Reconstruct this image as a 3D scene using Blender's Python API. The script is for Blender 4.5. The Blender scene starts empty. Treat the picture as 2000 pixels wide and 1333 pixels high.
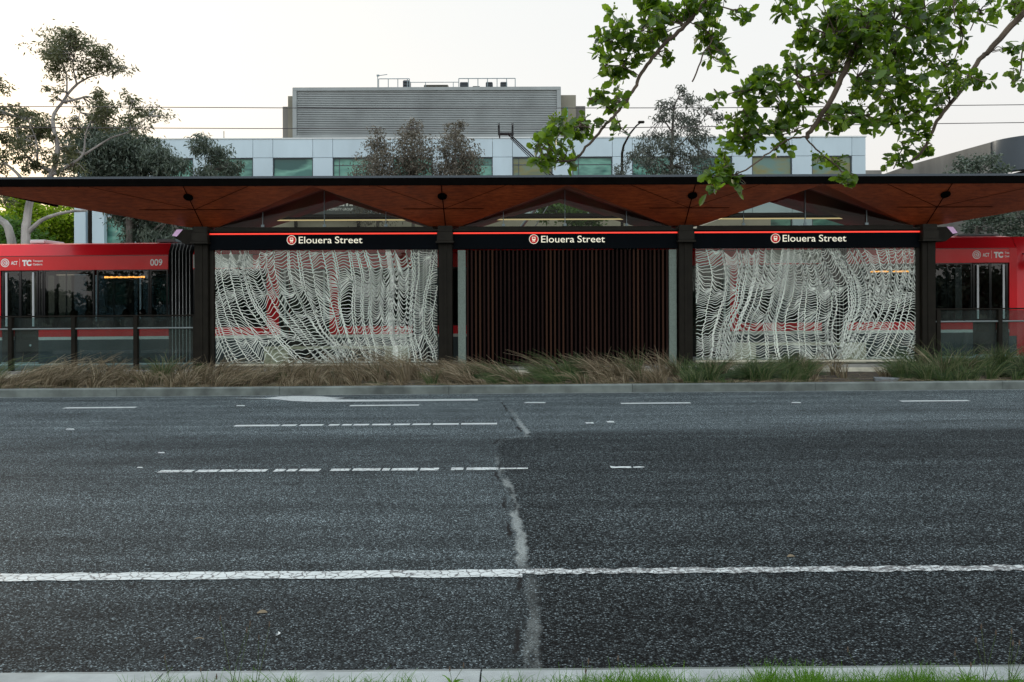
import bpy, bmesh, math, random
from mathutils import Vector, Matrix, noise
R = math.radians
random.seed(7)
sc = bpy.context.scene
COL = sc.collection
# ------------------------------------------------------------------ camera
F = 1700.0; CZ = 1.72; ROLL = 0.0036; T = 0.0045      # T: fall of the street along X
cam = bpy.data.objects.new("camera", bpy.data.cameras.new("camera")); COL.objects.link(cam)
cam.location = (0, 0, CZ)
cam.rotation_mode = 'QUATERNION'
cam.rotation_quaternion = (Matrix.Rotation(R(90), 4, 'X') @ Matrix.Rotation(-ROLL, 4, 'Z')).to_quaternion()
cam.data.sensor_width = 36; cam.data.lens = F/2000*36
cam.data.shift_y = -66.5/2000
cam.data.clip_start = .05; cam.data.clip_end = 3000
sc.camera = cam
# ------------------------------------------------------------------ sky and sun
SUN_EL = R(9); SUN_AZ = R(-42)                          # azimuth from +Y, negative = left
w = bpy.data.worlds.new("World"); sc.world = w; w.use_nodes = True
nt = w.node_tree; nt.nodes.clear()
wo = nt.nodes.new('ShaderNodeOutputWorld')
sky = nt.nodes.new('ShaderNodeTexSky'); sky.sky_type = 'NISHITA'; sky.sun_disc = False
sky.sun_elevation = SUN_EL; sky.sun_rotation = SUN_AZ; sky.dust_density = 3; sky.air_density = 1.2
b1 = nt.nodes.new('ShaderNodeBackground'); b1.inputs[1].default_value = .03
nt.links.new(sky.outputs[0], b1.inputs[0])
tc = nt.nodes.new('ShaderNodeTexCoord'); sx = nt.nodes.new('ShaderNodeSeparateXYZ')
nt.links.new(tc.outputs['Generated'], sx.inputs[0])
rp = nt.nodes.new('ShaderNodeValToRGB'); cr = rp.color_ramp
cr.elements[0].position = 0.0; cr.elements[0].color = (.78, .745, .71, 1)
cr.elements[1].position = 1.0; cr.elements[1].color = (1.35, 1.5, 1.65, 1)
for p_, c_ in ((.10, (.825, .79, .77, 1)), (.22, (.85, .84, .83, 1)), (.36, (.85, .86, .85, 1)), (.6, (1.15, 1.23, 1.3, 1))):
    e = cr.elements.new(p_); e.color = c_
nt.links.new(sx.outputs[2], rp.inputs[0])
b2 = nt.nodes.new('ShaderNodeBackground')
# sky behind the viewer is brightened, added to light surfaces facing the camera
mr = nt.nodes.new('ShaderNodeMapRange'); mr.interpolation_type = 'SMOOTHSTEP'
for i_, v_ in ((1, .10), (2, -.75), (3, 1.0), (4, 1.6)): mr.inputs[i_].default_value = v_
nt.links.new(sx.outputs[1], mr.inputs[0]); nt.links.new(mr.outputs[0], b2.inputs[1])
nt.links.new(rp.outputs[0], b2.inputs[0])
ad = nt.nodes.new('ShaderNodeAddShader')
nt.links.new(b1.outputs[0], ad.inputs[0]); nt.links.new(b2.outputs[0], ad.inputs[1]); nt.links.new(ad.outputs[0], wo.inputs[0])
sun = bpy.data.objects.new("sun", bpy.data.lights.new("sun", 'SUN')); COL.objects.link(sun)
sun.data.energy = 1.2; sun.data.angle = R(12); sun.data.color = (1, .86, .68)
d = Vector((math.sin(SUN_AZ)*math.cos(SUN_EL), math.cos(SUN_AZ)*math.cos(SUN_EL), math.sin(SUN_EL)))
sun.rotation_euler = (-d).to_track_quat('-Z', 'Y').to_euler()
sc.view_settings.view_transform = 'Standard'; sc.view_settings.look = 'None'
sc.view_settings.exposure = 0.0; sc.view_settings.gamma = 1
sc.cycles.max_bounces = 8; sc.cycles.transparent_max_bounces = 24
sc.cycles.caustics_reflective = False; sc.cycles.caustics_refractive = False

# ------------------------------------------------------------------ coordinate helpers (used to measure, all things get real places)
def at(px, py, D):
    p2 = py + ROLL*(px-1000); q2 = px - ROLL*(py-600)
    return Vector(((q2-1000)*D/F, D, CZ + (600-p2)*D/F))
def XX(px, D): return (px-1000)*D/F
def gnd(px, py, z0=0.0):
    p2 = py + ROLL*(px-1000); q2 = px - ROLL*(py-600); z = z0
    for _ in range(4):
        D = F*(CZ-z)/(p2-600); z = z0 + T*(q2-1000)*D/F
    return Vector(((q2-1000)*D/F, D, z))
# ------------------------------------------------------------------ node helper
class NT:
    def __init__(s, name):
        s.m = bpy.data.materials.new(name); s.m.use_nodes = True; s.t = s.m.node_tree; s.t.nodes.clear()
        s.out = s.t.nodes.new('ShaderNodeOutputMaterial')
    def n(s, typ, **kw):
        nd = s.t.nodes.new('ShaderNode'+typ)
        for k, v in kw.items():
            if k.startswith('_'): setattr(nd, k[1:], v)
            else:
                key = k.replace('__', ' ')
                s.set(nd.inputs[key], v)
        return nd
    def set(s, inp, v):
        if hasattr(v, 'is_output'): s.t.links.new(v, inp)
        elif hasattr(v, 'outputs'): s.t.links.new(v.outputs[0], inp)
        else:
            if isinstance(v, tuple) and len(v) == 3 and inp.type == 'RGBA': v = v + (1,)
            inp.default_value = v
    def math(s, op, a, b=0.0, clamp=False):
        nd = s.t.nodes.new('ShaderNodeMath'); nd.operation = op; nd.use_clamp = clamp
        s.set(nd.inputs[0], a); s.set(nd.inputs[1], b); return nd.outputs[0]
    def mix(s, f, a, b):
        nd = s.t.nodes.new('ShaderNodeMix'); nd.data_type = 'RGBA'
        s.set(nd.inputs[0], f); s.set(nd.inputs[6], a); s.set(nd.inputs[7], b); return nd.outputs[2]
    def ramp(s, f, stops, interp='LINEAR'):
        nd = s.t.nodes.new('ShaderNodeValToRGB'); nd.color_ramp.interpolation = interp; s.set(nd.inputs[0], f)
        el = nd.color_ramp.elements
        while len(el) < len(stops): el.new(.5)
        for e, (p, c) in zip(el, stops):
            e.position = p
            e.color = (c, c, c, 1) if not isinstance(c, tuple) else c + (1,)
        return nd.outputs[0]
    def coord(s, sc_=(1, 1, 1), kind='Object'):
        t = s.t.nodes.new('ShaderNodeTexCoord'); mp = s.t.nodes.new('ShaderNodeMapping')
        s.t.links.new(t.outputs[kind], mp.inputs[0]); mp.inputs['Scale'].default_value = sc_; return mp.outputs[0]
    def wcoord(s, sc_=(1, 1, 1)):
        t = s.t.nodes.new('ShaderNodeNewGeometry'); mp = s.t.nodes.new('ShaderNodeMapping')
        s.t.links.new(t.outputs['Position'], mp.inputs[0]); mp.inputs['Scale'].default_value = sc_; return mp.outputs[0]
    def noise(s, v, scale, detail=4, rough=.55):
        nd = s.n('TexNoise', Vector=v, Scale=scale, Detail=detail, Roughness=rough); return nd.outputs[0]
    def bsdf(s, **kw): return s.n('BsdfPrincipled', **kw)
    def bump(s, h, strength=.3, dist=.01):
        return s.n('Bump', Height=h, Strength=strength, Distance=dist).outputs[0]
    def done(s, sh):
        s.t.links.new(sh.outputs[0] if hasattr(sh, 'outputs') else sh, s.out.inputs[0]); return s.m

def lin(r, g, b):
    f = lambda c: (c/255/12.92) if c/255 <= .04045 else ((c/255+.055)/1.055)**2.4
    return (f(r), f(g), f(b))
def mat(name, col, rough=.6, metal=0, var=.25, scale=3, bump=.1, bscale=60, spec=.5, emit=None, es=0, stretch=(1, 1, 1), coat=0):
    a = NT(name); v = a.wcoord(stretch)
    n1 = a.noise(v, scale, 5); f = a.ramp(n1, [(.3, 0.0), (.7, 1.0)])
    c0 = tuple(c*(1-var) for c in col); c1 = tuple(min(1, c*(1+var)) for c in col)
    kw = dict(Base__Color=a.mix(f, c0, c1), Roughness=rough, Metallic=metal)
    b = a.bsdf(**kw); b.inputs['Specular IOR Level'].default_value = spec
    b.inputs['Coat Weight'].default_value = coat
    if bump: a.set(b.inputs['Normal'], a.bump(a.noise(v, bscale, 3), bump, .004))
    if emit: a.set(b.inputs['Emission Color'], emit); b.inputs['Emission Strength'].default_value = es
    return a.done(b)

# ------------------------------------------------------------------ materials
def make_asphalt():
    a = NT('asphalt'); p = a.wcoord()
    sep = a.n('SeparateXYZ', Vector=p); X = sep.outputs[0]; Y = sep.outputs[1]
    wf = a.noise(p, 7, 3)
    path = [(3.5, .10), (4.3, .08), (4.95, .10), (5.5, .10), (5.85, .045), (6.5, .04), (7.3, 0), (8.35, -.05), (9.0, -.12), (9.6, -.17), (10.8, -.19), (11.3, -.12), (11.55, .18), (12.0, .19), (12.7, .11), (14.6, -.04), (15.6, -.12), (17.2, -.30)]
    pr = a.ramp(a.math('DIVIDE', Y, 20.0), [(y_/20, x_+.5) for y_, x_ in path])
    seam = a.math('ADD', a.math('SUBTRACT', pr, .5), a.math('MULTIPLY', a.math('SUBTRACT', wf, .5), .10))
    dx = a.math('SUBTRACT', a.math('SUBTRACT', X, seam), .0)
    right = a.math('MULTIPLY', a.math('ADD', dx, .01), 60, True)          # 1 on the coarse right-hand seal
    near = a.math('SUBTRACT', 1.0, a.math('MULTIPLY', a.math('SUBTRACT', Y, a.math('ADD', 11.45, a.math('MULTIPLY', wf, .5))), 1.6, True), True)  # coarse seal ends near the far lanes
    coarse = a.math('MULTIPLY', right, near)
    v1 = a.n('TexVoronoi', Vector=a.wcoord((.8, 1, 1)), Scale=100, Randomness=1)
    v2 = a.n('TexVoronoi', Vector=a.wcoord((1, 1, 1)), Scale=135, Randomness=1)
    g1 = a.n('SeparateXYZ', Vector=v1.outputs['Color']).outputs[0]; g2 = a.n('SeparateXYZ', Vector=v2.outputs['Color']).outputs[0]
    d1 = a.ramp(v1.outputs['Distance'], [(.25, 1.0), (.62, .12)])
    stone_c = a.math('MULTIPLY', a.ramp(g1, [(0, .014), (.4, .055), (.7, .16), (.88, .32), (1, .66)]), d1)
    stone_f = a.ramp(g2, [(0, .006), (.45, .045), (.8, .13), (.92, .28), (1, .7)])
    base = a.mix(coarse, stone_f, stone_c)
    grime = a.noise(a.wcoord((.12, 1.1, 1)), 1.6, 5, .6)
    grime2 = a.noise(p, .8, 6, .65); grime3 = a.noise(p, 14, 4, .7)
    k = a.math('MULTIPLY', a.ramp(grime, [(.3, .74), (.7, 1.24)]), a.ramp(grime2, [(.3, .80), (.7, 1.2)]))
    k = a.math('MULTIPLY', k, a.ramp(grime3, [(.3, .86), (.7, 1.14)]))
    lane = a.ramp(a.math('DIVIDE', Y, 20.0), [(.20, .36), (.25, .44), (.30, .62), (.36, .70), (.42, .66), (.50, .58), (.56, .56), (.60, .82), (.66, .92), (.72, .86), (.78, .96), (.86, .98)])
    k = a.math('MULTIPLY', k, lane)
    wheel = a.noise(a.wcoord((.02, 1, 1)), 2.6, 2, .5); k = a.math('MULTIPLY', k, a.ramp(wheel, [(.35, .82), (.65, 1.16)]))
    oil = a.noise(a.wcoord((.35, 1, 1)), 3.3, 4, .6); k = a.math('MULTIPLY', k, a.ramp(oil, [(.28, .62), (.40, 1.0)]))
    k = a.math('MULTIPLY', k, a.math('ADD', 1.0, a.math('MULTIPLY', coarse, .22)))
    tint = a.mix(.5, a.n('Combine'+'XYZ', X=.42, Y=.72, Z=.79), (1, 1.02, 1.04))
    vm = a.t.nodes.new('ShaderNodeVectorMath'); vm.operation = 'MULTIPLY'; a.set(vm.inputs[0], base); a.set(vm.inputs[1], tint)
    vs = a.t.nodes.new('ShaderNodeVectorMath'); vs.operation = 'SCALE'; a.set(vs.inputs[0], vm.outputs[0]); a.set(vs.inputs['Scale'], k)
    # pale joint sealant and grit along the seam
    band = a.ramp(a.math('ABSOLUTE', a.math('SUBTRACT', dx, .015)), [(.018, 1.0), (.05, 0.0)])
    patch = a.math('MULTIPLY', a.ramp(a.noise(a.wcoord((1, .22, 1)), 5, 3, .6), [(.42, .06), (.52, 1.0)]), a.ramp(g2, [(0, .35), (.6, 1.0)]))
    bm_ = a.math('MULTIPLY', a.math('MULTIPLY', band, patch), a.ramp(a.math('DIVIDE', Y, 20.0), [(.20, .10), (.215, .34), (.24, .34), (.25, .12), (.285, .16), (.30, .85), (.40, .75), (.46, .40), (.52, .06), (.57, .05), (.585, .75), (.64, .55), (.70, .22), (.78, .0)]))
    colr = a.mix(bm_, vs.outputs[0], (.30, .33, .32))
    crack = a.math('MULTIPLY', a.ramp(a.math('ABSOLUTE', a.math('ADD', dx, .06)), [(.008, 1.0), (.022, 0.0)]), a.ramp(a.noise(p, 1.4, 2), [(.5, 0.0), (.56, 1.0)]))
    colr = a.mix(crack, colr, (.01, .01, .01))
    h = a.math('ADD', a.math('MULTIPLY', d1, a.math('ADD', a.math('MULTIPLY', coarse, .9), .12)), a.math('MULTIPLY', g2, .35))
    b = a.bsdf(Base__Color=colr, Roughness=.85, Normal=a.bump(h, .9, .007)); b.inputs['Specular IOR Level'].default_value = .08
    return a.done(b)
M = {}
M['asphalt'] = make_asphalt()
def make_paint(name, worn):
    a = NT(name); p = a.wcoord()
    pw = a.n('TexNoise', Vector=p, Scale=9, Detail=3); 
    add = a.t.nodes.new('ShaderNodeVectorMath'); add.operation = 'MULTIPLY_ADD'
    a.set(add.inputs[0], pw.outputs['Color']); a.set(add.inputs[1], (.09, .09, .09)); a.set(add.inputs[2], p)
    v = a.n('TexVoronoi', Vector=add.outputs[0], Scale=13 if worn < 2 else 16, _feature='DISTANCE_TO_EDGE')
    cr_ = a.ramp(v.outputs[0], [(.014, 0.0), (.065, 1.0)])
    ch = a.ramp(a.noise(p, 26, 5, .75), [(.34 + .10*(worn == 2), 0.0), (.42 + .12*(worn == 2), 1.0)])
    keep = a.math('MULTIPLY', cr_, ch)
    if worn == 0: keep = a.ramp(a.noise(p, 22, 5, .8), [(.34, .1), (.46, 1.0)])
    col = a.mix(a.noise(p, 5, 4), (.34, .375, .37), (.58, .62, .61))
    sp = a.n('TexVoronoi', Vector=p, Scale=150)
    asp = a.ramp(a.n('SeparateXYZ', Vector=sp.outputs['Color']).outputs[0], [(0, .02), (1, .12)])
    c = a.mix(keep, asp, col)
    b = a.bsdf(Base__Color=c, Roughness=.6, Normal=a.bump(keep, .5, .004)); return a.done(b)
M['paint'] = make_paint('road_paint_cracked', 1); M['paint_worn'] = make_paint('road_paint_worn', 2); M['paint_fresh'] = make_paint('road_paint', 0)
M['kerb'] = mat('kerb_concrete', (.115, .135, .125), .85, var=.45, scale=2.4, bump=.6, bscale=90)
M['kerb_pale'] = mat('kerb_concrete_pale', (.25, .275, .27), .85, var=.25, scale=5, bump=.5, bscale=120)
M['kerb_mid'] = mat('kerb_concrete_mid', (.19, .21, .205), .85, var=.3, scale=6, bump=.5, bscale=120)
M['cream_conc'] = mat('cream_concrete', (.52, .50, .40), .8, var=.2, scale=6, bump=.3)
M['soil'] = mat('garden_soil', (.045, .035, .025), .95, var=.5, scale=20, bump=1, bscale=45)
M['verge'] = mat('verge_soil', (.05, .055, .03), .95, var=.5, scale=18, bump=1, bscale=60)
M['ballast'] = mat('track_ballast', (.12, .12, .11), .95, var=.5, scale=25, bump=1, bscale=40)
M['paving'] = mat('platform_paving', (.24, .24, .22), .75, var=.2, scale=3, bump=.2)
M['land'] = mat('land_grass', (.07, .085, .035), .95, var=.4, scale=.6, bump=.5, bscale=8)
M['steel'] = mat('bronze_steel', (.010, .0088, .0062), .55, metal=0, var=.25, scale=5, bump=.05, bscale=200, spec=.12)
M['steel_lt'] = mat('bronze_steel_light', (.018, .0165, .013), .55, var=.2, scale=5, bump=.05, spec=.12)
M['black'] = mat('fascia_black', (.0022, .0019, .0017), .8, var=.3, scale=4, bump=.04, spec=.02)
M['navy'] = mat('sign_navy', (.0010, .0024, .0042), .5, var=.2, scale=2, bump=0, spec=.04)
M['letter'] = mat('sign_letters', (.75, .73, .60), .5, var=.05, bump=0, emit=(.9, .85, .68), es=.45)
M['sign_red'] = mat('emblem_red', (.70, .012, .018), .4, var=.06, bump=0, spec=.2)
M['led_red'] = mat('red_light_strip', (.6, .03, .02), .4, var=.05, bump=0, emit=(1, .05, .025), es=.85)
M['lamp'] = mat('warm_light_strip', (.8, .7, .45), .4, var=.03, bump=0, emit=(1, .78, .42), es=1.0)
M['purple'] = mat('lilac_lens', (.50, .34, .52), .25, var=.15, bump=0, emit=(.62, .38, .66), es=.25)
M['galv'] = mat('galvanised_panel', (.13, .17, .145), .7, var=.25, scale=40, bump=.3, bscale=160)
M['white_alu'] = mat('white_aluminium', (.62, .66, .66), .45, var=.06, bump=0)
M['vinyl'] = None
def make_soffit():
    a = NT('stained_ply'); p = a.wcoord((.55, 2.2, 2.2))
    g = a.noise(p, 9, 6, .7); g2 = a.noise(a.wcoord(), 1.1, 4, .6)
    c = a.mix(a.ramp(g, [(.3, 0.0), (.7, 1.0)]), (.17, .029, .009), (.50, .105, .030))
    c = a.mix(a.ramp(g2, [(.35, 0.0), (.7, .6)]), c, (.13, .024, .010))
    b = a.bsdf(Base__Color=c, Roughness=.42, Normal=a.bump(g, .12, .002)); b.inputs['Specular IOR Level'].default_value = .3
    return a.done(b)
M['soffit'] = make_soffit()
M['soffit_in'] = mat('dark_inner_soffit', (.050, .028, .020), .5, var=.35, scale=1.5, bump=.1, spec=.2)  # back part of the soffit, coloured darker than the front ply
def make_slat():
    a = NT('timber_slat'); g = a.n('NewGeometry')
    ri = g.outputs['Random Per Island']
    grain = a.noise(a.wcoord((30, 30, 1.2)), 2, 5, .7)
    c = a.ramp(ri, [(0, (.009, .0035, .003)), (.4, (.018, .0072, .0058)), (.75, (.029, .012, .009)), (1, (.055, .025, .014))])
    c = a.mix(a.math('MULTIPLY', grain, .6), c, (.018, .010, .008))
    return a.done(a.bsdf(Base__Color=c, Roughness=.85, Specular__IOR__Level=.1, Normal=a.bump(grain, .3, .003)))
M['slat'] = make_slat()
def make_glass(name, tint, refl=1.0, ior=1.5, rough=0.0, dirt=0.0):
    a = NT(name)
    fr = a.n('Fresnel', IOR=ior); f = a.math('MULTIPLY', fr.outputs[0], refl, True)
    tr = a.n('BsdfTransparent', Color=tint); gl = a.n('BsdfGlossy', Color=(1, 1, 1), Roughness=rough)
    m = a.t.nodes.new('ShaderNodeMixShader'); a.set(m.inputs[0], f); a.t.links.new(tr.outputs[0], m.inputs[1]); a.t.links.new(gl.outputs[0], m.inputs[2])
    if dirt:
        df = a.n('BsdfDiffuse', Color=(.5, .55, .52)); m2 = a.t.nodes.new('ShaderNodeMixShader')
        a.set(m2.inputs[0], a.ramp(a.noise(a.wcoord((1, 1, .3)), 4, 5), [(.3, dirt*.5), (.7, dirt*1.5)]))
        a.t.links.new(m.outputs[0], m2.inputs[1]); a.t.links.new(df.outputs[0], m2.inputs[2]); m = m2
    return a.done(m)
M['glass'] = make_glass('clear_glass', (.46, .49, .43), .25)
M['glass_art'] = make_glass('screen_glass', (.92, .96, .93), .5)
M['glass_tram'] = make_glass('tinted_tram_glass', (.35, .39, .40), .85, ior=1.55)
M['glass_rail'] = make_glass('balustrade_glass', (.62, .74, .73), 1.0, dirt=.03)
M['tram_red'] = mat('tram_red', (.62, .006, .014), .3, var=.08, scale=1.5, bump=0, coat=.1, spec=.25)
M['tram_band'] = mat('tram_red_band', (.72, .030, .034), .3, var=.06, scale=1.5, bump=0, coat=.12, spec=.25)
M['tram_blue'] = mat('tram_slate_blue', (.018, .034, .043), .35, var=.12, scale=2, bump=0)
M['tram_black'] = mat('tram_gloss_black', (.008, .009, .011), .12, var=.1, bump=0)
M['tram_white'] = mat('tram_white', (.62, .63, .60), .4, var=.06, bump=0)
M['tram_pale'] = mat('tram_pale_wrap', (.44, .50, .47), .4, var=.12, scale=1.2, bump=0)
M['rail_grey'] = mat('rail_grey', (.15, .18, .18), .45, metal=.3, var=.1, bump=0)
M['handle'] = mat('door_edge_grey', (.42, .45, .47), .4, metal=.3, var=.05, bump=0)
M['rubber'] = mat('bellows_rubber', (.010, .011, .013), .7, var=.2, bump=0)
M['rubber_edge'] = mat('bellows_edging', (.40, .43, .44), .55, var=.15, bump=0)
M['led_amber'] = mat('amber_display', (.3, .15, .03), .4, bump=0, emit=(1, .42, .08), es=1.6)
M['tram_in'] = mat('tram_interior', (.22, .23, .23), .7, var=.1, bump=0)
M['tram_floor'] = mat('tram_floor', (.05, .055, .06), .7, var=.1, bump=0)
M['seat'] = mat('seat_moquette', (.03, .05, .09), .9, var=.3, scale=30, bump=.1)
M['clad'] = mat('white_cladding', (.43, .54, .60), .34, var=.14, scale=.35, bump=0, stretch=(1, 1, .3))
M['clad_join'] = mat('cladding_joint', (.05, .06, .065), .7, var=.1, bump=0)
M['conc_dark'] = mat('weathered_concrete', (.17, .165, .15), .85, var=.35, scale=.6, bump=.4, bscale=14, stretch=(1, 1, .35))
M['conc_tan'] = mat('tan_concrete', (.22, .21, .165), .8, var=.2, scale=.5, bump=.2, bscale=12)
M['louvre'] = mat('metal_louvre', (.27, .30, .30), .5, var=.18, scale=.6, bump=0)
M['zinc'] = mat('blue_zinc', (.055, .07, .085), .4, metal=.4, var=.12, scale=.6, bump=0)
M['dark'] = mat('dark_recess', (.012, .012, .012), .8, var=.3, bump=0)
M['beige'] = mat('beige_render', (.36, .33, .26), .8, var=.15, scale=.7, bump=.1)
M['board'] = mat('sign_board_grey', (.075, .085, .085), .5, var=.1, bump=0)
M['white'] = mat('white_lettering', (.88, .88, .86), .5, var=.03, bump=0)
M['grey_blue'] = mat('grey_blue_steel', (.20, .26, .28), .5, metal=.3, var=.15, bump=0)
M['wire'] = mat('copper_wire', (.05, .05, .05), .5, metal=.4, var=.1, bump=0)
M['stone'] = mat('flat_stone', (.15, .17, .18), .7, var=.3, scale=12, bump=.6)
def make_bgglass(name, c1, c2, c3):
    a = NT(name); v = a.wcoord((.5, 1, 1.2)); n1 = a.noise(v, .8, 3, .5)
    c = a.ramp(n1, [(.38, c1), (.5, c2), (.62, c3)])
    b = a.bsdf(Base__Color=c, Roughness=.08); b.inputs['Specular IOR Level'].default_value = .35
    return a.done(b)
M['win_teal'] = make_bgglass('teal_glazing', (.05, .16, .14), (.14, .34, .27), (.025, .09, .085))
M['win_reflect'] = make_bgglass('ochre_reflection_glazing', (.05, .12, .11), (.17, .17, .07), (.10, .19, .17))  # ochre patches put yellow-building reflections and blinds into the pane colour
def make_leaf(name, cols, transl=.5, rough=.5, rnd=True):
    a = NT(name); g = a.n('NewGeometry'); ri = g.outputs['Random Per Island']
    st = [(i/(len(cols)-1), c) for i, c in enumerate(cols)]
    c = a.ramp(ri, st)
    c = a.mix(a.math('MULTIPLY', a.noise(a.wcoord(), 2.2, 3), .5), c, tuple(x*.75 for x in cols[0]))
    b = a.bsdf(Base__Color=c, Roughness=rough); b.inputs['Specular IOR Level'].default_value = .35
    t = a.n('BsdfTranslucent', Color=a.mix(.35, c, (min(1, cols[-1][0]*1.6), min(1, cols[-1][1]*1.8), cols[-1][2]*.7)))
    m = a.t.nodes.new('ShaderNodeMixShader'); m.inputs[0].default_value = transl
    a.t.links.new(b.outputs[0], m.inputs[1]); a.t.links.new(t.outputs[0], m.inputs[2]); return a.done(m)
M['vinyl'] = make_leaf('etched_film', [(.88, .96, .86), (.93, .98, .90)], .08, .7)
M['leaf_near'] = make_leaf('street_tree_leaf', [(.016, .042, .006), (.042, .095, .011), (.11, .21, .022), (.020, .050, .007), (.062, .13, .013), (.011, .030, .005), (.26, .40, .04)], .44, .32)
M['leaf_gum'] = make_leaf('gum_leaf', [(.06, .07, .035), (.10, .115, .055), (.20, .21, .11), (.07, .085, .04)], .35, .4)
M['leaf_dark'] = make_leaf('dark_gum_leaf', [(.04, .06, .045), (.075, .105, .08), (.19, .23, .18), (.05, .072, .055)], .25, .45)
M['leaf_brown'] = make_leaf('brown_weeping_leaf', [(.07, .062, .05), (.13, .115, .09), (.25, .225, .18), (.09, .08, .065)], .25, .6)
M['leaf_grey'] = make_leaf('grey_green_leaf', [(.05, .06, .052), (.085, .10, .082), (.17, .19, .155), (.06, .07, .06)], .25, .5)
M['leaf_lime'] = make_leaf('lime_leaf', [(.20, .30, .02), (.36, .48, .03), (.55, .62, .07), (.14, .24, .02)], .7, .5)
M['leaf_green'] = make_leaf('green_leaf', [(.04, .10, .02), (.07, .16, .03), (.12, .22, .04)], .4, .5)
M['straw'] = make_leaf('dry_grass_blade', [(.05, .035, .020), (.20, .145, .085), (.36, .29, .18), (.07, .048, .03), (.24, .185, .115), (.60, .52, .36), (.10, .07, .04), (.05, .07, .025)], .3, .7)
M['blade_dark'] = make_leaf('dark_green_blade', [(.010, .026, .008), (.022, .055, .013), (.045, .095, .022), (.12, .14, .06), (.014, .036, .010)], .25, .5)
M['blade_green'] = make_leaf('green_grass_blade', [(.018, .042, .012), (.04, .085, .018), (.085, .14, .035), (.20, .20, .10), (.028, .06, .015)], .3, .6)
M['lawn'] = make_leaf('lawn_blade', [(.04, .11, .012), (.08, .19, .02), (.13, .27, .03)], .4, .5)
M['bark_white'] = mat('white_gum_bark', (.27, .265, .25), .85, var=.5, scale=2.2, bump=.6, bscale=14, stretch=(1, 1, .4))
M['bark'] = mat('brown_bark', (.085, .062, .045), .9, var=.35, scale=12, bump=.8, bscale=50)
M['bark_grey'] = mat('grey_bark', (.10, .09, .08), .9, var=.35, scale=6, bump=.5, bscale=30)
M['skin'] = mat('skin', (.30, .17, .12), .6, var=.08, bump=0)
M['hair'] = mat('dark_hair', (.012, .009, .007), .7, var=.2, bump=0)
for nm, c in dict(grey=(.20, .18, .17), navy_=(.02, .03, .06), red_=(.25, .03, .03), orange=(.45, .17, .05), black_=(.015, .015, .017), pink=(.42, .22, .20)).items():
    M['cloth_'+nm] = mat('clothing_'+nm.strip('_'), c, .9, var=.15, scale=10, bump=.1)

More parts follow.
